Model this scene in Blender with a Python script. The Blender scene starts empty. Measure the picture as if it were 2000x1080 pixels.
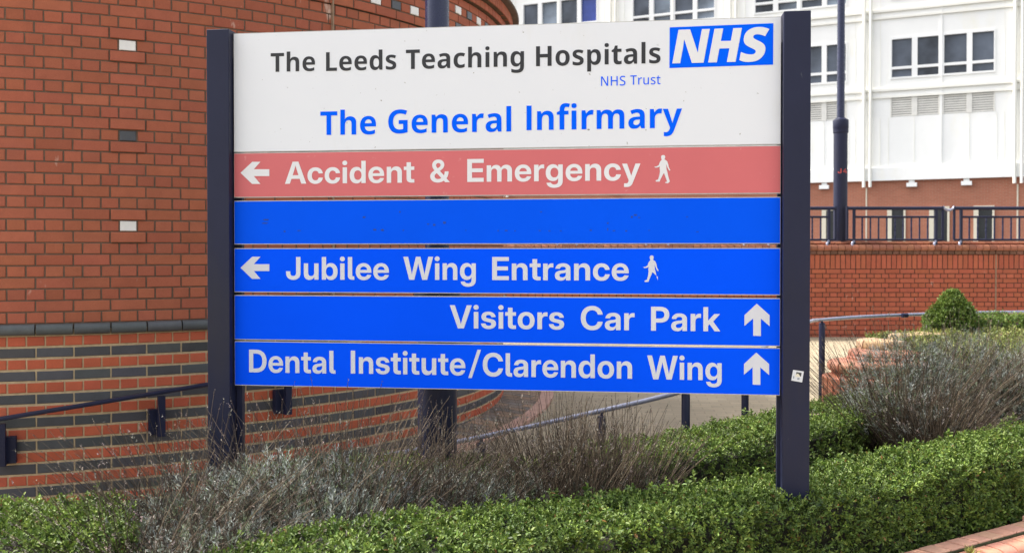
import bpy, math, random
import numpy as np
from mathutils import Vector
from mathutils.geometry import delaunay_2d_cdt

scene = bpy.context.scene
COL = scene.collection
rad = math.radians

# ------------------------------------------------------------------ camera
FPX = 1944.0                    # focal length in pixels of a 2000 px wide frame
PITCH = rad(0.7)
EYE = 1.6
VPP = 493 + FPX * math.tan(PITCH)
cam = bpy.data.cameras.new('camera')
cam.sensor_width = 36.0
cam.lens = 36.0 * FPX / 2000.0
cam.shift_y = (VPP - 540.0) / 2000.0
cam.clip_start = 0.05
cam.clip_end = 2000
cam.dof.use_dof = True
cam.dof.focus_distance = 4.75
cam.dof.aperture_fstop = 5.0
camo = bpy.data.objects.new('camera', cam)
camo.location = (0, 0, EYE)
camo.rotation_euler = (rad(90) - PITCH, 0, 0)
COL.objects.link(camo)
scene.camera = camo

# ------------------------------------------------------------------ light
SUN_AZ = (-0.93, 0.36)          # horizontal direction towards the sun
SUN_EL = rad(53)
world = bpy.data.worlds.new('World')
scene.world = world
world.use_nodes = True
wn = world.node_tree
bg = wn.nodes['Background']
sky = wn.nodes.new('ShaderNodeTexSky')
sky.sky_type = 'NISHITA'
sky.sun_disc = False
sky.sun_elevation = SUN_EL
sky.sun_rotation = math.atan2(SUN_AZ[0], SUN_AZ[1])
sky.air_density = 1.0
sky.dust_density = 4.0
sky.ozone_density = 1.0
hs = wn.nodes.new('ShaderNodeHueSaturation')
hs.inputs['Saturation'].default_value = 0.32
wn.links.new(sky.outputs['Color'], hs.inputs['Color'])
wn.links.new(hs.outputs['Color'], bg.inputs['Color'])
bg.inputs['Strength'].default_value = 0.12
sl = bpy.data.lights.new('sun', 'SUN')
sl.energy = 2.0
sl.angle = rad(4)
sl.color = (1.0, 0.94, 0.84)
so = bpy.data.objects.new('sun', sl)
so.location = (-8, 4, 12)
sd = Vector((SUN_AZ[0], SUN_AZ[1], 0)).normalized() * math.cos(SUN_EL) + Vector((0, 0, math.sin(SUN_EL)))
so.rotation_euler = sd.to_track_quat('Z', 'Y').to_euler()
COL.objects.link(so)
scene.view_settings.view_transform = 'Standard'
scene.view_settings.look = 'None'
scene.view_settings.gamma = 1.0
scene.view_settings.use_curve_mapping = False
scene.view_settings.exposure = 1.78
scene.cycles.max_bounces = 6
scene.cycles.transparent_max_bounces = 6

# ------------------------------------------------------------------ survey helpers (camera ray of a photo pixel)
CP, SP = math.cos(PITCH), math.sin(PITCH)
def ray(u, v):
    a = (u - 1000) / FPX; b = -(v - VPP) / FPX
    return Vector((a, CP + b * SP, -SP + b * CP))
def at(u, v, Y):
    d = ray(u, v); return Vector((0, 0, EYE)) + d * (Y / d.y)
def at_z(u, v, Z):
    d = ray(u, v); return Vector((0, 0, EYE)) + d * ((Z - EYE) / d.z)
def at_plane(u, v, p, n):
    d = ray(u, v); o = Vector((0, 0, EYE))
    return o + d * ((p - o).dot(n) / d.dot(n))

# ------------------------------------------------------------------ objects
def tag(o, label=None, cat=None, group=None, kind=None):
    if label: o['label'] = label
    if cat: o['category'] = cat
    if group: o['group'] = group
    if kind: o['kind'] = kind
    return o
def world_loc(o):
    v = Vector((0, 0, 0))
    while o is not None:
        v = v + Vector(o.location); o = o.parent
    return v
def empty(name, loc, label, cat, group=None):
    o = bpy.data.objects.new(name, None)
    o.empty_display_size = 0.1
    o.location = loc
    COL.objects.link(o)
    return tag(o, label, cat, group)
class MB:
    """collects faces (world coordinates) and builds ONE mesh object"""
    def __init__(s): s.v = []; s.f = []; s.m = []; s.c = []
    def face(s, pts, mi=0, col=None):
        k = len(s.v); s.v.extend([tuple(p) for p in pts]); s.f.append(list(range(k, k + len(pts)))); s.m.append(mi); s.c.append(col)
    def grid(s, rows, mi=0, closed=False, col=None):
        k = len(s.v); n = len(rows[0])
        for r in rows: s.v.extend([tuple(p) for p in r])
        for i in range(len(rows) - 1):
            for j in range(n if closed else n - 1):
                j2 = (j + 1) % n
                s.f.append([k + i * n + j, k + i * n + j2, k + (i + 1) * n + j2, k + (i + 1) * n + j]); s.m.append(mi); s.c.append(col)
    def box(s, o, ex, ey, ez, mi=0, col=None, faces='all'):
        o, ex, ey, ez = (Vector(q) for q in (o, ex, ey, ez))
        p = [o, o + ex, o + ex + ey, o + ey, o + ez, o + ex + ez, o + ex + ey + ez, o + ey + ez]
        k = len(s.v); s.v.extend([tuple(q) for q in p])
        for q in ([0, 3, 2, 1], [4, 5, 6, 7], [0, 1, 5, 4], [1, 2, 6, 5], [2, 3, 7, 6], [3, 0, 4, 7]):
            s.f.append([k + i for i in q]); s.m.append(mi); s.c.append(col)
    def abox(s, x0, x1, y0, y1, z0, z1, mi=0): s.box((x0, y0, z0), (x1 - x0, 0, 0), (0, y1 - y0, 0), (0, 0, z1 - z0), mi)
    def tube(s, pts, r, n=10, mi=0, cap=True):
        pts = [Vector(p) for p in pts]; rr = r if isinstance(r, (list, tuple)) else [r] * len(pts)
        rows = []
        for i, p in enumerate(pts):
            t = (pts[min(i + 1, len(pts) - 1)] - pts[max(i - 1, 0)]).normalized()
            a = t.cross(Vector((0, 0, 1)))
            if a.length < 1e-3: a = Vector((1, 0, 0))
            a.normalize(); b = a.cross(t)
            rows.append([p + (a * math.cos(w) + b * math.sin(w)) * rr[i] for w in [2 * math.pi * k / n for k in range(n)]])
        s.grid(rows, mi, closed=True)
        if cap: s.face(rows[0][::-1], mi); s.face(rows[-1], mi)
    def lathe(s, c, prof, n=24, mi=0):
        """prof: (r, z) from the bottom up"""
        rows = [[(c[0] + r * math.cos(2 * math.pi * k / n), c[1] + r * math.sin(2 * math.pi * k / n), z) for k in range(n)] for r, z in prof]
        s.grid(rows, mi, closed=True)
        s.face(rows[0][::-1], mi); s.face(rows[-1], mi)
    def build(s, name, mats, parent=None, smooth=False, bevel=0, weld=False, autosmooth=None):
        me = bpy.data.meshes.new(name)
        off = world_loc(parent) if parent else Vector((0, 0, 0))
        me.from_pydata([(x - off.x, y - off.y, z - off.z) for x, y, z in s.v], [], s.f)
        mats = mats if isinstance(mats, (list, tuple)) else [mats]
        for m in mats: me.materials.append(m)
        me.polygons.foreach_set('material_index', s.m)
        if any(c is not None for c in s.c):
            ca = me.color_attributes.new('Col', 'FLOAT_COLOR', 'CORNER')
            arr = []
            for f, c in zip(s.f, s.c):
                c = c or (1, 1, 1)
                arr.extend([c[0], c[1], c[2], 1.0] * len(f))
            ca.data.foreach_set('color', arr)
        if smooth: me.polygons.foreach_set('use_smooth', [True] * len(s.f))
        me.update()
        o = bpy.data.objects.new(name, me)
        COL.objects.link(o)
        if parent: o.parent = parent
        if smooth and autosmooth:
            md = o.modifiers.new('split', 'EDGE_SPLIT'); md.split_angle = rad(autosmooth)
        if bevel:
            md = o.modifiers.new('bevel', 'BEVEL'); md.width = bevel; md.segments = 2; md.limit_method = 'ANGLE'
        return o
def mesh_np(name, V, F, mats, parent=None, col=None, mi=None):
    """V (n,3), F (m,k) numpy arrays, col (n,3) per vertex"""
    me = bpy.data.meshes.new(name)
    off = world_loc(parent) if parent else Vector((0, 0, 0))
    V = np.asarray(V, np.float32) - np.array(off, np.float32)
    m, k = F.shape
    me.vertices.add(len(V)); me.vertices.foreach_set('co', V.ravel())
    me.loops.add(m * k); me.loops.foreach_set('vertex_index', F.astype(np.int32).ravel())
    me.polygons.add(m); me.polygons.foreach_set('loop_start', np.arange(0, m * k, k, dtype=np.int32))
    try: me.polygons.foreach_set('loop_total', np.full(m, k, np.int32))
    except Exception: pass
    me.update(calc_edges=True)
    for q in (mats if isinstance(mats, (list, tuple)) else [mats]): me.materials.append(q)
    if mi is not None: me.polygons.foreach_set('material_index', mi)
    if col is not None:
        ca = me.color_attributes.new('Col', 'FLOAT_COLOR', 'POINT')
        c4 = np.ones((len(V), 4), np.float32); c4[:, :3] = col
        ca.data.foreach_set('color', c4.ravel())
    o = bpy.data.objects.new(name, me); COL.objects.link(o)
    if parent: o.parent = parent
    return o

# ------------------------------------------------------------------ materials
def mat(name, base=(.5, .5, .5), rough=.6, spec=.5, metal=0., attr=False, noise=None, bump=None, transl=0., stain=None, rnoise=None, coat=0., spray=None):
    """noise=(scale, amount[, (sx,sy,sz)])  bump=(scale, distance)  stain=(scale, colour, lo, hi[, (sx,sy,sz)])"""
    m = bpy.data.materials.new(name); m.use_nodes = True
    nt = m.node_tree; N = nt.nodes; L = nt.links
    b = N['Principled BSDF']
    b.inputs['Roughness'].default_value = rough
    b.inputs['Specular IOR Level'].default_value = spec
    b.inputs['Metallic'].default_value = metal
    if coat: b.inputs['Coat Weight'].default_value = coat; b.inputs['Coat Roughness'].default_value = .1
    geo = N.new('ShaderNodeNewGeometry')
    def tex(scale, stretch=None, detail=5, rgh=.6):
        t = N.new('ShaderNodeTexNoise'); t.inputs['Scale'].default_value = scale; t.inputs['Detail'].default_value = detail; t.inputs['Roughness'].default_value = rgh
        src = geo.outputs['Position']
        if stretch:
            mp = N.new('ShaderNodeMapping'); mp.inputs['Scale'].default_value = stretch; L.new(src, mp.inputs['Vector']); src = mp.outputs['Vector']
        L.new(src, t.inputs['Vector']); return t.outputs['Fac']
    def rng(f, a, bb, c, d):
        r = N.new('ShaderNodeMapRange'); L.new(f, r.inputs['Value'])
        for k, q in zip(('From Min', 'From Max', 'To Min', 'To Max'), (a, bb, c, d)): r.inputs[k].default_value = q
        return r.outputs['Result']
    if attr:
        a = N.new('ShaderNodeAttribute'); a.attribute_name = 'Col'; cur = a.outputs['Color']
    else:
        r = N.new('ShaderNodeRGB'); r.outputs[0].default_value = (*base, 1); cur = r.outputs[0]
    for nz in ([noise] if isinstance(noise, tuple) else (noise or [])):
        f = rng(tex(nz[0], nz[2] if len(nz) > 2 else None), .25, .75, 1 - nz[1], 1 + nz[1])
        mx = N.new('ShaderNodeMix'); mx.data_type = 'RGBA'; mx.blend_type = 'MULTIPLY'; mx.inputs[0].default_value = 1
        L.new(cur, mx.inputs[6]); L.new(f, mx.inputs[7]); cur = mx.outputs[2]
    for st in ([stain] if isinstance(stain, tuple) else (stain or [])):
        f = rng(tex(st[0], st[4] if len(st) > 4 else None), st[2], st[3], 0, 1)
        mx = N.new('ShaderNodeMix'); mx.data_type = 'RGBA'
        L.new(f, mx.inputs[0]); L.new(cur, mx.inputs[6]); mx.inputs[7].default_value = (*st[1], 1); cur = mx.outputs[2]
    L.new(cur, b.inputs['Base Color'])
    if rnoise:
        L.new(rng(tex(rnoise[0]), .3, .7, rough - rnoise[1], rough + rnoise[1]), b.inputs['Roughness'])
    if bump:
        bp = N.new('ShaderNodeBump'); bp.inputs['Strength'].default_value = 1; bp.inputs['Distance'].default_value = bump[1]
        L.new(tex(bump[0], bump[2] if len(bump) > 2 else None), bp.inputs['Height']); L.new(bp.outputs['Normal'], b.inputs['Normal'])
    if transl:
        t = N.new('ShaderNodeBsdfTranslucent'); L.new(cur, t.inputs['Color'])
        ms = N.new('ShaderNodeMixShader'); ms.inputs[0].default_value = transl
        L.new(b.outputs[0], ms.inputs[1]); L.new(t.outputs[0], ms.inputs[2]); L.new(ms.outputs[0], N['Material Output'].inputs['Surface'])
    return m
M = {}
M['brick'] = mat('brick', attr=True, rough=.85, spec=.3, noise=[(9, .10), (140, .10)], bump=(160, .0012),
                 stain=[(5.5, (.62, .45, .36), .685, .76, (1, 1, .45)), (1.6, (.30, .10, .07), .62, .85)])
M['mortar_dark'] = mat('mortar_dark', (.15, .105, .075), .95, .2, noise=(30, .2), bump=(200, .002))
M['mortar_sand'] = mat('mortar_sand', (.50, .38, .23), .95, .2, noise=(30, .2), bump=(200, .002))
M['dark_brick'] = mat('dark_brick', attr=True, rough=.5, spec=.4, noise=[(12, .15), (150, .12)], bump=(120, .001))
M['white_tile'] = mat('white_tile', (.80, .78, .74), .3, .5, noise=(25, .05))
M['dark_tile'] = mat('dark_tile', (.06, .062, .068), .35, .5, noise=(25, .2))
M['sealant'] = mat('sealant', (.30, .20, .13), .8, noise=(20, .2))
M['navy'] = mat('navy_paint', (.0125, .0150, .0400), .45, .28, noise=(3, .12), bump=(220, .0002), rnoise=(14, .08), stain=[(18, (.022, .026, .05), .68, .85), (48, (.055, .058, .075), .72, .76, (1, 1, .25)), (3, (.022, .022, .034), .52, .8, (1, 1, .3))])
M['navy_gloss'] = mat('navy_gloss_paint', (.014, .018, .055), .28, .45, noise=(6, .15), rnoise=(20, .08))
M['rail'] = mat('sky_sheen_rail_paint', (.26, .27, .36), .16, .8, metal=.35, noise=(12, .2), rnoise=(30, .1), stain=(25, (.30, .30, .36), .55, .75))  # navy tube lightened in its base colour to imitate the sky highlight
M['panel_white'] = mat('panel_white', (.72, .745, .79), .42, .25, noise=(1.5, .015),
                       stain=[(46, (.26, .25, .22), .70, .73), (95, (.35, .34, .30), .73, .76), (5, (.69, .70, .69), .60, .9, (1, 1, .25))])
M['panel_red'] = mat('panel_red', (.60, .150, .160), .5, .2, noise=(2.2, .04), stain=(26, (.64, .24, .24), .66, .74))
M['panel_blue'] = mat('panel_blue', (.0, .085, .95), .5, .04, noise=(1.7, .04))
M['panel_blue_faded'] = mat('panel_blue_faded', (.0, .090, .86), .5, .05, noise=(1.7, .05))
M['alu'] = mat('aluminium_edge', (.50, .49, .47), .4, .5, metal=.3, noise=(30, .15))
M['vinyl_grey'] = mat('vinyl_grey', (.63, .645, .70), .5, .2, noise=(5, .04))
M['vinyl_white'] = mat('vinyl_white', (.72, .73, .755), .5, .2, noise=(5, .03))
M['vinyl_black'] = mat('vinyl_black', (.022, .022, .025), .4, .4)
M['vinyl_blue'] = mat('vinyl_blue', (.0, .115, .95), .5, .04)
M['residue'] = mat('glue_residue', (.006, .045, .30), .7)
M['sticker'] = mat('sticker', (.66, .68, .72), .4)
M['sticker_ink'] = mat('sticker_ink', (.05, .05, .05), .5)
M['sticker_cream'] = mat('sticker_cream', (.72, .68, .55), .5)
M['sticker_grey'] = mat('sticker_grey', (.30, .34, .38), .5)
M['red_mark'] = mat('red_mark', (.45, .06, .05), .6)
M['leaf'] = mat('box_leaf', attr=True, rough=.5, spec=.32, transl=.15)
M['twig_shade'] = mat('twig_shade', (.022, .022, .012), .9, noise=(40, .3))  # near-black twig tone, shade inside the foliage put into the colour
M['lav_leaf'] = mat('lavender_leaf', attr=True, rough=.75, spec=.2, transl=.12)
M['lav_stem'] = mat('lavender_stem', attr=True, rough=.8, spec=.2)
M['soil'] = mat('soil', (.045, .032, .022), .95, .2, noise=(14, .4), bump=(30, .02))
M['cladding'] = mat('white_cladding', (.90, .895, .86), .45, .4, noise=[(.35, .03), (1.6, .02)], stain=(.7, (.86, .83, .70), .56, .8, (1, 1, .4)))
M['cladding_cream'] = mat('cream_trim', (.86, .845, .77), .5, .4, noise=(1.2, .04))
M['frame_white'] = mat('white_frame', (.85, .85, .83), .4)
M['frame_cream'] = mat('cream_frame', (.72, .66, .52), .5)
M['louvre'] = mat('louvre', (.76, .74, .68), .5, noise=(3, .1))
M['louvre_dark'] = mat('louvre_dark', (.34, .33, .30), .6)
M['door_dark'] = mat('door_dark', (.025, .027, .028), .25, noise=(2, .3))
M['stone_pale'] = mat('pale_cap_brick', attr=True, rough=.9, spec=.2, noise=[(25, .15), (90, .12)], bump=(90, .002), stain=(14, (.35, .31, .10), .60, .75))
M['coping'] = mat('coping_brick', attr=True, rough=.6, spec=.35, noise=[(18, .12), (120, .08)], bump=(150, .0012), stain=(6, (.34, .30, .17), .70, .85))
M['grass'] = mat('weed', attr=True, rough=.7, transl=.2)

def glass(name, tint):
    m = bpy.data.materials.new(name); m.use_nodes = True
    nt = m.node_tree; N = nt.nodes; L = nt.links; b = N['Principled BSDF']
    b.inputs['Roughness'].default_value = .06; b.inputs['Specular IOR Level'].default_value = .35
    geo = N.new('ShaderNodeNewGeometry'); t = N.new('ShaderNodeTexNoise'); t.inputs['Scale'].default_value = .55; t.inputs['Detail'].default_value = 4
    L.new(geo.outputs['Position'], t.inputs['Vector'])
    r = N.new('ShaderNodeMapRange'); r.inputs['From Min'].default_value = .3; r.inputs['From Max'].default_value = .7
    r.inputs['To Min'].default_value = .35; r.inputs['To Max'].default_value = 2.1
    L.new(t.outputs['Fac'], r.inputs['Value'])  # mottles the base colour to imitate clouds reflected in the panes
    mx = N.new('ShaderNodeMix'); mx.data_type = 'RGBA'; mx.blend_type = 'MULTIPLY'; mx.inputs[0].default_value = 1
    mx.inputs[6].default_value = (*tint, 1); L.new(r.outputs['Result'], mx.inputs[7]); L.new(mx.outputs[2], b.inputs['Base Color'])
    return m
M['glass'] = glass('window_glass', (.07, .082, .105))
M['glass_light'] = glass('window_glass_light', (.16, .19, .23))
M['blind_blue'] = mat('blue_blind', (.03, .06, .30), .3, noise=(3, .2))

def tiled(name, c1, c2, mortar, scale, bw, rh, ms, rough=.85, rot=0., var=(1.2, .12), axes='xy', bumpd=.003, lit=None):
    m = bpy.data.materials.new(name); m.use_nodes = True
    nt = m.node_tree; N = nt.nodes; L = nt.links; b = N['Principled BSDF']; b.inputs['Roughness'].default_value = rough; b.inputs['Specular IOR Level'].default_value = .25
    geo = N.new('ShaderNodeNewGeometry'); mp = N.new('ShaderNodeMapping'); mp.inputs['Rotation'].default_value = (0, 0, rot)
    src = geo.outputs['Position']
    if axes != 'xy':
        sx = N.new('ShaderNodeSeparateXYZ'); cx = N.new('ShaderNodeCombineXYZ'); L.new(src, sx.inputs[0]); L.new(sx.outputs[0], cx.inputs[0]); L.new(sx.outputs[2], cx.inputs[1]); src = cx.outputs[0]
    L.new(src, mp.inputs['Vector'])
    br = N.new('ShaderNodeTexBrick'); L.new(mp.outputs['Vector'], br.inputs['Vector'])
    br.inputs['Color1'].default_value = (*c1, 1); br.inputs['Color2'].default_value = (*c2, 1); br.inputs['Mortar'].default_value = (*mortar, 1)
    br.inputs['Scale'].default_value = scale; br.inputs['Brick Width'].default_value = bw; br.inputs['Row Height'].default_value = rh; br.inputs['Mortar Size'].default_value = ms
    t = N.new('ShaderNodeTexNoise'); t.inputs['Scale'].default_value = var[0]; t.inputs['Detail'].default_value = 6; L.new(geo.outputs['Position'], t.inputs['Vector'])
    r = N.new('ShaderNodeMapRange'); r.inputs['From Min'].default_value = .3; r.inputs['From Max'].default_value = .7; r.inputs['To Min'].default_value = 1 - var[1]; r.inputs['To Max'].default_value = 1 + var[1]
    L.new(t.outputs['Fac'], r.inputs['Value'])
    mx = N.new('ShaderNodeMix'); mx.data_type = 'RGBA'; mx.blend_type = 'MULTIPLY'; mx.inputs[0].default_value = 1
    L.new(br.outputs['Color'], mx.inputs[6]); L.new(r.outputs['Result'], mx.inputs[7]); L.new(mx.outputs[2], b.inputs['Base Color'])
    bp = N.new('ShaderNodeBump'); bp.invert = True; bp.inputs['Distance'].default_value = bumpd; L.new(br.outputs['Fac'], bp.inputs['Height']); L.new(bp.outputs['Normal'], b.inputs['Normal'])
    return m
M['paving'] = tiled('block_paving', (.33, .275, .19), (.28, .235, .165), (.25, .21, .145), 1, .2, .1, .006, rot=rad(5), var=(1.1, .18), bumpd=.0015)
M['paving_dark'] = tiled('border_paving', (.26, .17, .11), (.15, .135, .12), (.07, .06, .05), 1, .2, .1, .006, rot=rad(40), var=(2.5, .35))
M['far_brick'] = tiled('far_brick', (.46, .17, .105), (.40, .145, .09), (.42, .25, .17), 1, .225, .075, .008, axes='xz', var=(.5, .08))
M['road'] = mat('asphalt', (.06, .06, .06), .9, noise=(20, .2), bump=(60, .003))
M['kerb'] = mat('pink_kerb', (.42, .25, .19), .8, noise=(7, .2), bump=(80, .002))
M['ground'] = mat('ground_earth', (.12, .10, .08), .95, noise=(2, .3))

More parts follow.
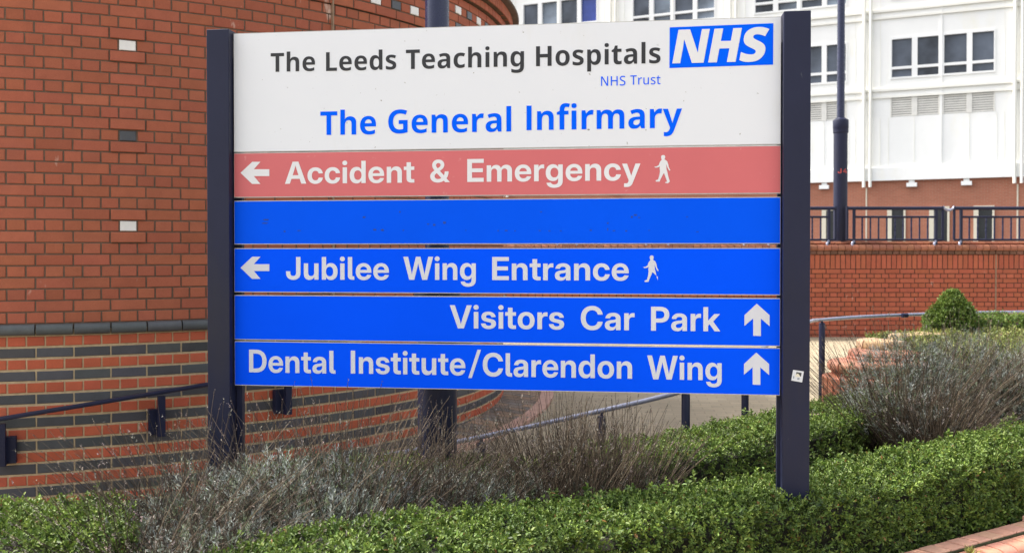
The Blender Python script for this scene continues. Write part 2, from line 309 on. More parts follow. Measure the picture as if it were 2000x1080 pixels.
rng = np.random.default_rng(7)
random.seed(7)
FONTS = {}
FONTS['sans'] = {
 '&':(651,'273,-11 226,-8 183,1 145,16 111,36 83,60 61,89 44,121 34,156 31,193 33,219 38,243 46,265 58,286 73,306 92,326 114,345 140,366 169,387 309,481 320,489 330,497 338,505 345,514 350,523 355,532 358,541 360,550 360,559 358,575 352,590 342,603 328,613 310,619 290,621 277,620 264,617 253,612 243,606 234,597 227,588 222,577 219,564 218,551 219,537 223,522 228,508 237,493 247,477 260,460 275,441 292,420 312,397 656,0 504,0 219,322 195,349 174,376 154,401 137,425 122,450 110,474 101,499 96,525 94,553 97,587 105,618 118,647 137,673 160,695 187,713 218,726 252,734 290,736 326,734 359,726 389,714 415,697 437,677 454,653 467,626 475,598 477,567 476,546 472,525 466,505 457,486 447,467 433,449 418,432 400,416 381,400 232,293 214,278 199,264 186,249 178,234 172,218 171,199 172,182 177,166 185,151 195,138 209,126 224,117 241,110 260,106 280,105 306,107 332,113 358,123 382,138 405,155 426,176 445,199 461,225 474,254 484,284 490,317 492,350 612,350 611,312 607,276 600,241 590,209 578,178 563,149 545,123 525,99 501,79 465,55 438,35 408,19 376,6 341,-3 307,-9'),
 '/':(368,'363,762 129,-109 5,-109 239,762'),
 '4':(645,'25,151 25,266 336,728 482,728 176,270 176,267 620,267 620,151|385,0 385,186 386,238 386,454 523,454 523,0'),
 'A':(719,'9,0 263,728 454,728 710,0 546,0 430,356 416,402 401,450 387,500 372,552 356,608 339,669 378,669 361,608 345,551 330,499 316,450 302,402 287,356 169,0|169,162 169,280 550,280 550,162'),
 'C':(729,'378,-11 314,-6 255,9 201,34 153,69 112,112 79,163 54,223 40,290 35,363 40,438 54,505 79,564 112,616 153,659 201,694 256,719 315,734 378,739 419,737 459,731 496,720 531,706 563,688 592,667 618,642 641,614 661,583 677,549 688,513 696,473 547,473 542,494 535,513 526,530 515,546 503,560 490,573 475,583 458,592 440,599 421,604 401,607 380,608 341,605 306,595 275,578 248,556 225,527 207,494 194,455 186,411 184,363 186,315 194,272 207,233 225,200 248,172 275,149 306,133 341,123 380,120 401,121 421,124 440,129 458,135 474,144 489,155 503,167 515,181 526,197 534,214 542,233 547,253 696,253 689,215 677,180 662,146 643,115 620,88 594,63 564,41 532,23 497,8 460,-3 420,-9'),
 'D':(705,'313,0 125,0 125,125 305,125 351,128 392,137 427,153 456,174 480,200 499,233 512,271 520,315 522,364 520,413 512,457 499,495 480,528 456,554 427,575 392,590 352,599 307,602 122,602 122,728 316,728 386,723 449,708 505,683 554,650 595,608 628,558 652,500 666,436 671,364 666,293 652,228 628,170 595,120 554,78 505,44 448,20 384,5|205,728 205,0 57,0 57,728'),
 'E':(607,'57,0 57,728 570,728 570,602 205,602 205,429 543,429 543,306 205,306 205,126 570,126 570,0'),
 'I':(409,'32,0 32,121 131,121 131,607 32,607 32,728 376,728 376,607 278,607 278,121 376,121 376,0'),
 'J':(566,'269,-11 200,-4 142,16 94,49 58,94 37,151 30,219 30,267 172,267 172,218 174,187 183,161 197,140 216,125 240,116 267,113 294,116 318,125 337,140 351,161 360,187 363,218 363,728 510,728 510,217 503,150 481,93 445,48 397,16 338,-4'),
 'P':(634,'57,0 57,728 343,728 395,724 442,714 484,698 521,676 551,648 575,615 593,577 604,534 607,488 604,442 593,399 575,361 550,328 519,300 483,278 440,262 393,252 341,248 143,248 143,372 330,372 356,373 380,378 400,386 418,397 433,410 445,427 454,445 459,465 461,488 459,511 454,531 445,549 433,565 418,579 400,589 380,597 356,602 330,604 205,604 205,0'),
 'V':(713,'265,0 9,728 171,728 289,371 303,327 318,279 332,229 348,176 364,120 381,60 341,60 357,120 373,176 388,229 402,279 416,327 429,371 544,728 704,728 454,0'),
 'W':(1004,'204,0 9,728 167,728 254,364 260,334 267,304 273,273 279,243 285,212 290,181 296,151 301,120 307,90 278,90 284,120 290,151 296,181 302,212 308,243 315,273 321,304 328,334 335,364 426,728 578,728 668,364 675,334 682,304 689,273 695,243 702,212 708,181 714,151 720,120 726,90 696,90 702,120 708,151 713,181 719,212 725,243 731,273 737,304 744,334 750,364 836,728 995,728 799,0 633,0 531,394 523,427 515,462 508,499 500,538 491,580 482,624 521,624 512,580 504,539 496,499 489,462 481,427 473,394 371,0'),
 'a':(558,'210,-9 177,-7 147,-1 119,8 94,22 72,39 55,60 42,85 35,114 32,147 34,175 39,199 48,221 60,239 75,255 93,268 113,279 134,288 158,295 182,301 208,305 234,308 264,311 289,314 310,317 327,321 341,325 351,330 357,337 362,345 363,355 363,359 362,372 358,383 353,394 345,403 335,411 324,418 310,422 295,425 277,426 260,425 244,422 230,418 217,411 206,403 197,394 190,383 185,372 182,359 48,364 55,397 66,427 83,454 105,477 131,496 162,512 198,523 237,530 281,532 313,531 344,527 372,521 399,512 422,500 443,486 461,470 476,451 488,430 497,407 502,381 504,354 504,0 366,0 366,73 363,73 354,57 342,43 329,30 315,18 298,9 280,1 259,-5 236,-8|250,91 272,92 292,96 310,104 326,114 340,125 350,139 358,155 362,172 364,190 364,244 359,242 354,239 347,237 339,235 331,233 321,231 312,229 301,227 291,225 280,223 269,222 258,220 242,217 227,213 213,208 200,202 189,195 180,186 174,176 170,164 168,151 170,139 173,128 179,118 186,110 196,103 207,98 220,94 234,91'),
 'b':(604,'350,-10 326,-9 305,-6 284,1 265,9 248,20 232,32 218,47 206,63 196,81 194,81 194,0 54,0 54,728 196,728 196,446 198,446 209,463 221,478 235,492 250,504 267,514 285,522 306,528 327,531 351,532 392,529 431,517 466,499 497,474 523,442 544,405 560,362 570,314 573,261 570,209 560,161 545,117 524,80 498,48 467,23 431,4 392,-7|312,105 335,107 355,114 374,124 390,138 404,156 414,178 422,203 427,231 429,261 427,292 422,320 414,345 404,366 390,384 374,398 356,409 335,415 312,417 288,415 267,408 247,398 230,383 216,365 205,344 197,319 192,292 190,261 192,231 197,204 205,179 216,158 231,139 247,125 267,114 288,108'),
 'c':(562,'291,-11 241,-8 195,4 154,23 118,49 88,81 63,118 45,161 35,209 31,260 35,312 45,360 63,403 88,441 118,473 154,499 195,518 241,529 291,533 324,531 354,527 383,519 410,508 435,494 457,478 477,459 494,438 509,415 520,390 528,363 533,334 396,329 393,342 389,354 384,365 378,376 371,385 363,394 354,401 343,407 332,412 320,415 307,418 293,418 269,416 248,410 229,399 213,384 200,366 189,344 181,319 177,291 175,260 177,230 181,202 189,178 200,156 213,137 229,123 248,112 269,105 293,103 307,104 320,106 332,110 343,114 353,121 362,128 370,136 377,146 383,157 388,168 393,181 396,194 533,189 529,160 521,133 510,108 496,85 479,64 459,45 436,28 411,14 384,3 355,-5 324,-10'),
 'd':(604,'254,-10 212,-7 173,4 138,23 106,48 80,80 59,117 44,161 34,209 31,261 34,314 44,362 60,405 81,442 107,474 138,499 173,517 212,529 253,532 277,531 298,528 319,522 337,514 354,504 369,492 383,478 395,463 406,446 408,446 408,728 550,728 550,0 410,0 410,81 408,81 397,63 385,47 372,32 356,20 339,9 320,1 300,-6 278,-9|292,105 316,108 337,114 357,125 373,139 387,158 399,179 407,204 412,231 414,261 412,292 407,319 399,344 388,365 373,383 357,398 337,408 316,415 292,417 269,415 249,409 230,398 214,384 200,366 190,345 182,320 177,292 175,261 177,231 182,203 190,178 200,156 214,138 230,124 249,114 269,107'),
 'e':(568,'291,-11 241,-8 195,4 153,23 117,49 87,81 63,119 45,162 35,209 31,260 35,311 45,359 63,402 88,440 118,472 153,498 193,517 237,529 286,533 322,531 356,525 388,514 418,500 444,482 468,460 489,435 507,406 521,375 531,340 537,303 539,264 539,225 84,225 84,316 470,316 405,294 404,319 399,342 391,363 381,381 367,396 351,408 332,417 311,423 288,424 265,423 244,417 225,408 209,396 195,381 185,363 177,343 172,320 170,295 170,233 172,206 177,182 185,160 196,141 211,125 228,112 248,103 270,98 295,96 313,97 329,99 345,104 358,110 371,118 381,127 390,137 398,149 403,162 533,157 524,125 509,96 489,69 465,46 437,26 405,10 369,-2 331,-9'),
 'g':(604,'296,-212 251,-210 210,-203 174,-192 142,-177 115,-158 93,-136 76,-111 63,-83 55,-53 189,-45 194,-57 201,-68 209,-78 220,-86 232,-94 245,-99 261,-104 278,-106 296,-107 329,-104 357,-94 380,-79 396,-57 406,-29 409,5 409,89 406,89 396,71 384,55 371,41 355,29 338,19 319,11 299,6 277,2 254,1 212,5 173,16 138,34 107,58 81,89 59,125 44,167 34,213 31,264 34,316 44,363 60,405 81,443 107,474 139,499 174,517 212,529 253,532 277,531 299,527 319,521 338,513 355,503 371,491 385,477 397,461 408,444 410,444 410,522 550,522 550,16 547,-34 536,-77 518,-114 494,-145 464,-169 428,-188 388,-201 344,-209|292,114 316,116 337,122 357,133 374,147 388,165 399,186 407,210 412,236 414,266 412,296 407,322 399,347 388,368 374,385 357,400 337,410 316,417 292,419 269,417 249,410 230,400 214,386 200,369 190,348 182,324 177,296 175,266 177,236 182,208 190,184 200,163 214,146 230,132 249,122 269,116'),
 'i':(250,'54,0 54,522 196,522 196,0|125,590 103,592 84,599 67,611 54,627 46,645 44,665 46,686 54,704 67,719 84,731 103,739 125,741 147,739 166,731 183,719 196,704 203,686 206,665 203,645 196,627 183,611 166,599 147,592'),
 'k':(556,'183,152 183,321 199,321 382,522 548,522 314,260 281,260|54,0 54,728 196,728 196,0|392,0 227,229 322,328 559,0'),
 'l':(279,'218,-1 166,3 124,14 93,32 71,59 58,94 54,139 54,728 196,728 196,154 197,140 200,128 206,119 214,114 225,110 239,109 244,109 248,109 252,110 256,110 259,110 262,110 267,2 260,1 252,1 244,0 236,0 227,-1'),
 'm':(889,'54,0 54,522 190,522 192,402 182,402 193,430 205,455 221,476 238,493 257,507 278,518 300,526 324,531 347,533 385,529 418,517 448,498 473,472 490,439 501,400 485,400 494,427 506,451 521,472 539,490 560,505 583,517 608,526 634,531 661,533 693,530 723,523 750,511 775,494 795,473 812,448 825,419 832,385 835,347 835,0 692,0 692,322 690,350 681,373 667,391 649,404 628,412 605,414 587,413 570,409 556,402 543,393 533,381 524,368 518,353 514,336 513,317 513,0 376,0 376,326 373,351 365,372 352,390 334,404 313,412 289,414 273,413 257,409 242,402 229,393 218,381 209,367 202,351 198,332 196,310 196,0'),
 'n':(592,'196,294 196,0 54,0 54,522 193,522 193,388 172,388 190,430 213,466 241,494 274,515 312,528 356,532 391,530 423,522 452,508 477,490 499,467 516,439 528,406 536,369 538,328 538,0 396,0 396,303 393,335 385,361 371,382 352,398 328,407 300,410 280,409 262,404 246,397 232,388 219,375 209,359 202,340 198,318'),
 'o':(587,'293,-11 243,-8 197,4 156,23 119,48 89,80 64,118 46,161 35,208 31,260 35,312 46,360 64,403 89,441 119,473 156,499 197,518 243,529 293,533 344,529 390,518 431,499 468,473 498,441 523,403 541,360 552,312 556,260 552,208 541,161 523,118 498,80 468,48 431,23 390,4 344,-8|293,104 317,106 338,112 356,123 373,137 386,155 397,177 405,202 410,230 412,260 410,291 405,319 397,344 386,366 373,384 356,399 338,409 317,416 293,418 270,416 249,409 231,399 214,384 200,366 190,344 182,319 177,291 175,260 177,230 182,202 190,177 200,155 214,137 231,123 249,112 270,106'),
 'r':(379,'54,0 54,522 191,522 191,433 194,433 205,462 220,485 239,504 262,517 290,524 321,527 329,527 337,527 344,526 351,526 358,525 364,525 364,402 358,403 349,403 338,404 326,405 314,405 302,406 283,404 265,399 248,392 233,381 220,368 210,352 202,333 198,312 196,288 196,0'),
 's':(528,'267,-12 225,-10 186,-3 150,8 117,23 90,43 66,66 48,94 36,124 29,159 168,164 174,142 184,124 198,110 217,99 240,93 266,91 292,92 313,98 331,106 344,118 352,131 354,146 352,159 347,171 337,180 323,188 307,195 286,200 195,218 149,230 111,248 81,271 59,299 46,331 42,369 45,400 54,429 69,455 89,478 115,497 145,512 180,523 219,530 262,532 304,530 342,523 377,512 407,496 433,477 454,454 470,427 481,398 486,365 355,360 351,379 342,396 328,410 311,421 290,428 265,430 242,429 222,423 206,415 194,403 186,390 184,375 186,362 191,351 200,341 213,333 229,327 249,321 346,302 394,290 432,273 461,252 482,226 495,195 499,160 495,126 486,96 469,69 447,45 420,25 388,9 351,-3 311,-10'),
 't':(366,'342,522 342,411 9,411 9,522|95,661 237,661 237,158 239,143 242,130 248,121 257,115 271,112 288,111 296,111 305,111 316,111 326,111 334,112 341,112 345,1 334,0 321,-1 307,-1 291,-1 276,-2 260,-2 209,2 168,14 136,33 113,60 100,95 95,138'),
 'u':(592,'237,-10 202,-7 169,1 140,14 115,32 94,56 77,84 64,116 56,153 54,194 54,522 196,522 196,220 199,188 207,161 222,140 241,125 265,115 293,112 312,114 330,118 346,125 361,135 373,148 383,163 390,182 395,204 396,229 396,522 539,522 539,0 400,0 399,134 420,134 402,92 379,57 351,28 319,7 280,-6'),
 'y':(563,'63,-202 70,-90 124,-91 137,-91 148,-90 158,-88 166,-83 174,-78 181,-70 186,-61 191,-49 196,-36 208,1 8,522 158,522 246,260 256,229 266,197 275,166 283,134 292,102 301,70 262,70 271,102 279,134 288,166 297,197 307,229 317,260 407,522 555,522 327,-77 315,-104 302,-128 287,-148 271,-166 252,-180 232,-191 209,-199 184,-203 156,-205 140,-205 124,-205 108,-204 92,-203 77,-203'),
}
FONTS['humanist'] = {
 'G':(735,'383,400 664,400 664,30 626,19 585,9 542,1 497,-5 449,-9 399,-10 331,-5 270,9 216,32 168,64 129,106 97,156 74,215 60,282 55,358 60,429 75,494 99,552 132,603 174,645 225,679 285,704 352,719 428,724 470,723 510,719 549,712 586,703 620,693 651,680 602,561 576,572 549,582 520,590 490,596 459,599 427,600 381,597 340,586 305,569 275,545 251,516 232,482 219,443 211,401 209,355 211,308 219,265 231,227 249,193 272,165 300,143 334,127 373,117 417,114 437,114 457,115 476,117 493,120 509,123 523,126 523,281 383,281'),
 'H':(755,'669,0 520,0 520,309 234,309 234,0 86,0 86,714 234,714 234,433 520,433 520,714 669,714'),
 'I':(396,'359,0 37,0 37,85 123,112 123,602 37,629 37,714 359,714 359,629 272,602 272,112 359,85'),
 'L':(557,'86,0 86,714 234,714 234,123 525,123 525,0'),
 'T':(576,'362,0 214,0 214,590 18,590 18,714 557,714 557,590 362,590'),
 'a':(596,'315,555 378,550 430,534 471,507 501,470 519,422 525,364 525,0 422,0 394,74 390,74 374,56 359,40 342,26 325,15 307,6 286,-1 263,-6 238,-9 209,-10 178,-8 149,-2 123,8 99,23 79,42 62,65 50,92 43,124 40,160 47,212 68,255 103,289 151,313 212,329 288,336 379,339 379,358 377,388 369,411 357,428 339,439 318,446 293,448 268,447 243,443 217,436 191,428 166,418 140,407 98,507 127,521 160,533 195,542 233,549 273,554|320,251 276,247 243,239 218,227 202,210 193,190 189,166 192,145 199,127 210,114 225,105 243,99 263,97 294,100 322,110 346,126 365,148 376,175 379,208 379,254'),
 'c':(513,'310,-10 260,-7 214,3 173,20 136,43 105,73 81,111 62,157 51,209 48,270 52,333 64,387 83,433 110,471 143,502 181,526 224,542 271,552 321,556 352,554 381,551 410,546 437,538 462,530 485,519 441,408 422,416 401,423 381,429 361,434 341,436 320,437 295,435 273,429 253,419 236,405 222,386 211,364 203,337 198,306 197,271 198,237 203,206 211,180 222,158 236,140 253,127 272,117 294,111 319,109 346,110 373,114 399,120 424,128 448,138 470,150 470,30 449,19 426,9 401,1 374,-5 343,-9'),
 'd':(631,'254,-10 197,-2 147,22 105,61 73,117 54,187 48,272 54,358 74,429 106,484 149,524 200,548 259,556 283,554 306,551 326,545 345,537 361,528 376,516 390,504 402,490 413,475 418,475 416,489 414,505 412,525 411,546 410,565 410,583 410,760 557,760 557,0 444,0 416,71 410,71 400,56 388,43 374,30 359,19 342,9 323,1 303,-5 279,-9|304,107 342,111 372,123 393,144 407,172 416,209 419,255 419,271 417,320 408,361 394,394 373,418 343,432 303,437 272,432 246,418 224,394 209,361 199,319 196,270 199,220 209,180 224,148 246,125 272,112'),
 'e':(594,'305,556 353,552 397,543 435,527 469,505 497,476 519,442 536,403 545,358 549,307 549,236 196,236 201,197 214,163 235,136 263,116 297,103 339,99 372,100 403,104 432,109 460,117 489,127 518,139 518,28 490,16 462,7 433,-1 401,-6 365,-9 324,-10 273,-7 225,3 181,20 143,44 110,75 83,113 63,158 52,210 48,269 51,329 62,382 80,427 104,466 134,498 170,523 211,541 256,552|308,451 279,448 254,438 233,421 217,399 205,370 199,335 411,335 410,356 406,376 399,395 391,411 379,424 365,436 349,444 330,449'),
 'f':(383,'373,435 247,435 247,0 101,0 101,435 19,435 19,506 103,546 103,564 108,628 123,679 148,718 183,744 229,760 285,765 310,764 333,762 355,759 375,754 396,749 416,742 383,642 372,645 361,648 349,651 336,653 323,654 309,655 290,652 274,646 262,634 254,618 249,596 247,569 247,546 373,546'),
 'g':(631,'257,556 292,553 324,546 351,534 376,518 397,499 415,476 420,476 433,546 557,546 557,-4 553,-53 543,-96 527,-134 504,-166 474,-192 438,-213 394,-228 343,-237 285,-240 245,-239 207,-237 173,-232 140,-226 109,-218 80,-207 80,-82 110,-95 140,-105 172,-113 205,-119 242,-123 281,-124 320,-121 352,-111 378,-95 396,-72 407,-45 411,-12 411,3 411,12 411,23 412,35 413,48 414,60 416,70 410,70 393,48 373,28 350,12 322,0 291,-8 256,-10 197,-2 146,22 104,63 73,119 54,188 48,272 54,355 73,425 105,481 147,523 198,547|303,440 281,438 262,431 245,420 230,405 218,386 209,363 202,336 198,305 197,270 200,219 209,177 224,146 245,123 272,109 305,105 325,106 342,109 358,114 371,121 383,129 393,140 401,154 408,169 413,186 417,206 419,228 420,252 420,274 418,309 415,340 408,367 399,389 387,407 371,422 352,432 329,438'),
 'h':(647,'220,602 220,575 219,550 218,527 217,507 215,489 214,475 221,475 234,493 248,508 263,521 280,532 298,540 317,547 337,551 358,554 380,555 418,553 452,546 483,534 510,518 533,496 551,470 565,438 573,399 576,355 576,0 430,0 430,320 427,356 420,386 408,409 391,426 368,435 340,439 312,436 288,429 269,418 253,401 241,381 231,356 225,328 222,295 220,258 220,0 74,0 74,760 220,760'),
 'i':(296,'221,546 221,0 75,0 75,546|149,759 169,757 188,752 204,744 218,730 226,711 228,687 226,663 218,644 204,631 188,622 169,617 149,615 128,617 109,622 92,631 79,644 72,663 69,687 72,711 79,730 92,744 109,752 128,757'),
 'l':(295,'220,0 74,0 74,760 220,760'),
 'm':(972,'711,556 768,550 816,535 852,508 879,470 895,419 900,355 900,0 755,0 755,320 752,358 745,389 733,411 717,426 696,436 669,439 633,434 605,420 585,396 571,364 563,323 560,275 560,0 414,0 414,320 413,346 410,368 405,387 398,403 389,416 377,426 364,433 348,437 330,439 304,436 282,429 264,418 250,401 238,381 230,356 225,328 221,295 220,258 220,0 74,0 74,546 186,546 208,475 213,475 224,491 238,506 252,519 269,530 287,539 307,546 329,551 351,555 375,556 414,553 448,546 477,534 502,518 523,498 540,473 546,473 565,498 588,519 616,535 646,546 678,553'),
 'n':(647,'382,556 438,550 485,535 524,508 553,470 570,419 576,355 576,0 430,0 430,320 428,356 421,386 409,409 391,426 369,435 340,439 299,434 267,418 246,392 232,356 223,312 220,258 220,0 74,0 74,546 186,546 207,473 213,473 226,490 240,505 256,518 274,529 293,539 313,546 335,551 358,555'),
 'o':(623,'575,274 573,230 567,190 557,153 543,120 525,90 504,64 479,42 452,23 421,9 386,-2 350,-8 310,-10 273,-8 238,-2 205,9 174,23 147,42 122,64 100,90 82,120 67,153 56,190 50,230 48,274 51,331 62,383 80,427 104,466 134,498 171,523 213,541 261,552 313,556 362,552 408,541 449,523 485,498 516,466 541,427 560,383 572,331|197,274 198,240 202,209 208,181 218,157 230,138 246,122 265,111 287,104 312,102 337,104 359,111 378,122 393,138 405,157 414,181 421,209 425,240 426,274 425,308 421,339 414,366 405,389 392,408 377,424 359,434 337,441 311,443 275,438 246,424 224,399 209,366 200,324'),
 'p':(631,'376,556 435,548 485,524 527,484 558,429 576,359 583,274 580,216 571,163 556,118 535,79 511,47 481,22 448,4 412,-6 372,-10 347,-9 324,-5 303,0 285,8 268,17 254,27 241,37 230,49 220,60 214,60 216,47 217,33 218,18 219,2 220,-14 220,-30 220,-240 74,-240 74,546 193,546 214,474 220,474 231,489 243,502 256,515 271,527 288,536 306,545 327,551 350,554|329,439 304,437 283,431 266,422 252,409 240,393 232,373 226,349 222,322 220,291 220,275 221,241 225,211 230,184 238,161 250,143 264,128 282,117 304,111 330,109 352,111 371,117 388,128 402,143 413,162 422,185 428,211 432,242 433,276 431,325 422,366 407,398 387,421 361,434'),
 'r':(445,'372,556 382,555 393,555 404,554 415,553 424,551 432,550 417,413 410,414 401,416 391,417 381,418 369,419 356,419 340,418 324,416 308,412 293,405 278,397 264,387 252,375 241,361 232,344 226,325 222,303 220,278 220,0 74,0 74,546 186,546 207,453 214,453 225,472 239,489 254,505 270,519 288,532 308,542 328,550 350,554'),
 's':(500,'458,160 456,127 447,97 434,70 414,46 390,27 359,11 323,-1 281,-8 233,-10 196,-9 162,-7 131,-2 103,4 74,12 47,22 47,143 77,131 108,120 141,111 173,105 203,101 229,99 258,101 281,105 298,113 310,123 317,135 320,150 319,160 315,169 309,177 300,185 288,194 272,202 252,212 226,223 196,235 165,248 138,262 114,276 93,291 76,308 63,327 54,349 48,374 46,402 53,448 72,486 105,516 149,538 201,551 262,556 296,554 329,551 360,545 391,536 421,526 451,513 409,413 383,424 357,433 331,441 305,447 282,450 260,451 238,450 219,447 205,440 194,432 187,422 185,410 186,400 190,392 196,384 204,376 217,368 233,360 253,352 278,341 308,329 339,316 367,303 391,289 411,273 428,256 441,237 451,215 456,190'),
 't':(417,'305,107 321,107 335,109 350,111 364,114 377,118 390,122 390,14 373,8 355,2 335,-3 313,-7 289,-9 263,-10 232,-8 203,-3 176,6 152,19 132,37 115,61 103,90 95,127 93,171 93,435 22,435 22,498 103,547 146,662 239,662 239,546 384,546 384,435 239,435 239,179 241,157 247,138 257,124 270,114 286,109'),
 'y':(566,'0,546 154,546 258,234 261,223 265,212 268,202 271,191 274,180 277,169 279,158 281,147 283,136 287,136 289,152 293,168 298,184 303,201 308,218 313,234 415,546 566,546 342,-52 326,-90 309,-124 290,-154 268,-180 244,-201 216,-218 185,-230 149,-238 109,-240 93,-240 78,-239 65,-238 53,-236 43,-234 33,-232 33,-117 41,-118 50,-120 59,-121 70,-122 81,-123 92,-123 112,-122 129,-117 144,-111 158,-101 169,-90 179,-77 189,-63 197,-47 204,-30 217,4'),
}
FONTS['humanist_light'] = {
 'H':(742,'645,0 550,0 550,331 192,331 192,0 96,0 96,714 192,714 192,414 550,414 550,714 645,714'),
 'N':(764,'668,0 555,0 180,588 176,588 177,572 178,554 179,534 180,512 181,490 182,467 183,443 184,419 184,395 184,0 96,0 96,714 208,714 582,128 586,128 586,141 585,157 584,176 583,198 582,222 581,246 580,271 579,294 579,315 579,714 668,714'),
 'S':(551,'504,192 501,152 491,116 473,84 450,56 420,33 385,14 344,1 298,-7 248,-10 221,-10 196,-8 171,-6 147,-3 125,1 104,6 85,11 67,17 51,25 51,115 77,104 108,95 142,85 178,78 215,74 252,72 285,74 313,78 339,86 360,96 378,109 391,125 401,143 407,162 409,184 407,205 402,225 394,241 382,257 365,271 343,285 316,299 282,313 243,328 205,343 171,360 141,378 116,398 96,421 80,446 69,474 62,505 59,541 63,577 72,610 89,639 111,664 138,685 170,702 206,714 246,722 290,724 328,723 365,719 399,713 430,704 460,695 488,683 459,603 433,613 406,622 377,630 348,636 318,640 287,641 260,640 235,635 214,628 196,619 182,607 170,593 162,577 157,559 156,540 157,518 162,499 171,482 183,467 199,453 219,439 245,427 275,413 311,399 350,383 386,366 416,349 443,330 465,309 482,285 494,259 502,228'),
 'T':(558,'327,0 231,0 231,631 11,631 11,714 546,714 546,631 327,631'),
 'r':(416,'339,547 349,547 360,546 371,545 382,544 392,543 401,541 390,455 381,456 372,458 362,460 351,461 341,461 332,462 312,460 292,456 274,449 256,440 239,428 224,414 211,397 199,379 190,358 183,336 179,312 178,285 178,0 84,0 84,537 160,537 171,439 175,439 187,459 201,477 216,494 233,509 251,522 271,532 292,541 315,545'),
 's':(481,'436,149 433,116 425,87 410,62 391,40 366,22 336,8 302,-2 264,-8 221,-10 186,-9 153,-6 124,-1 98,6 74,14 52,24 52,108 75,97 101,87 131,78 161,71 192,66 223,65 262,67 294,74 317,85 333,101 343,119 346,141 345,154 341,165 335,176 326,187 313,197 296,207 274,218 247,230 215,243 182,256 153,270 127,283 104,298 85,314 70,332 59,352 53,376 51,404 57,446 75,481 106,510 148,530 196,543 253,547 285,546 316,543 345,537 373,530 400,521 426,510 395,437 371,447 347,455 323,462 298,467 273,471 247,472 215,470 189,464 167,455 152,442 143,427 140,409 141,396 145,383 153,373 163,363 177,353 195,343 218,333 245,322 276,309 309,296 337,283 363,270 385,256 403,239 418,221 428,200 434,176'),
 't':(366,'268,66 282,67 295,68 309,70 322,72 334,75 344,78 344,7 333,2 319,-2 302,-5 285,-8 268,-9 250,-10 223,-8 197,-3 172,5 150,17 130,34 114,56 102,83 95,117 92,157 92,465 17,465 17,509 94,545 130,659 186,659 186,537 340,537 340,465 186,465 186,160 188,131 196,107 209,89 225,76 245,69'),
 'u':(621,'537,537 537,0 461,0 447,71 443,71 431,53 416,38 399,25 380,14 361,5 340,-2 318,-6 296,-9 273,-10 233,-8 197,-1 166,11 140,27 118,48 100,74 88,106 81,143 78,185 78,537 173,537 173,194 176,155 185,124 201,99 223,81 253,71 289,67 325,70 356,77 381,90 402,107 418,129 429,155 437,186 442,221 443,260 443,537'),
}
FONTS['humanist_heavy'] = {
 'H':(766,'689,0 495,0 495,291 271,291 271,0 77,0 77,714 271,714 271,449 495,449 495,714 689,714'),
 'N':(834,'757,0 504,0 243,503 239,503 240,487 242,468 243,448 244,426 245,404 246,382 247,361 248,341 248,322 248,0 77,0 77,714 329,714 589,218 592,218 591,234 590,252 589,272 588,293 587,314 586,335 585,355 585,374 585,391 585,714 757,714'),
 'S':(577,'544,217 541,179 531,142 514,107 491,75 461,46 424,22 378,4 325,-6 264,-10 233,-10 204,-8 178,-6 155,-2 132,3 110,9 88,16 66,25 44,35 44,207 83,189 122,174 161,162 199,154 235,149 268,147 286,148 302,150 315,154 326,159 335,166 342,173 347,181 350,190 351,200 350,212 345,223 338,232 328,241 314,250 297,259 276,269 251,281 222,294 188,311 158,328 130,346 106,366 86,389 70,414 58,443 51,477 49,515 53,559 64,597 83,630 109,659 140,682 178,700 220,714 267,721 318,724 363,722 405,717 444,708 480,698 513,686 544,673 485,524 455,537 424,548 394,558 366,564 338,569 312,570 296,569 283,567 271,564 261,560 253,554 248,548 243,540 241,532 240,524 241,513 246,503 253,494 264,485 278,476 296,466 319,454 347,441 380,426 413,410 442,393 468,376 491,356 510,334 524,310 535,283 542,252'),
}
# ================================================================== GROUND AND SETTING
DC = Vector((-4.49, 10.60, 0)); DR = 4.40          # centre and radius of the round brick building
def gz(x, y):
    z = max(.06 + .04 * (min(y, 15.2) - 8.85), -.15)
    t = min(max((-.4 - x) / 2.6, 0), 1); s = t * t * (3 - 2 * t)
    ty = min(max((y - 4.6) / .6, 0), 1) * min(max((10.5 - y) / 2, 0), 1)
    return z - .22 * s * ty
def sheet(name, xs, ys, zf, m):
    mb = MB(); mb.grid([[(x, y, zf(x, y)) for x in xs] for y in ys])
    o = mb.build(name, m); tag(o, kind='structure'); return o
lin = lambda a, b, n: [a + (b - a) * i / (n - 1) for i in range(n)]
sheet('ground', [-900, -300, -60, 60, 300, 900], [-300, -60, -12, 60, 300, 900], lambda x, y: -.6, M['ground'])
sheet('path', lin(-12, 16, 57), lin(-10, 15.15, 52), gz, M['paving'])
mb = MB(); mb.grid([[(x, y, 1.62) for x in (-12, 60)] for y in (15.30, 120)])
tag(mb.build('road', M['road']), kind='structure')

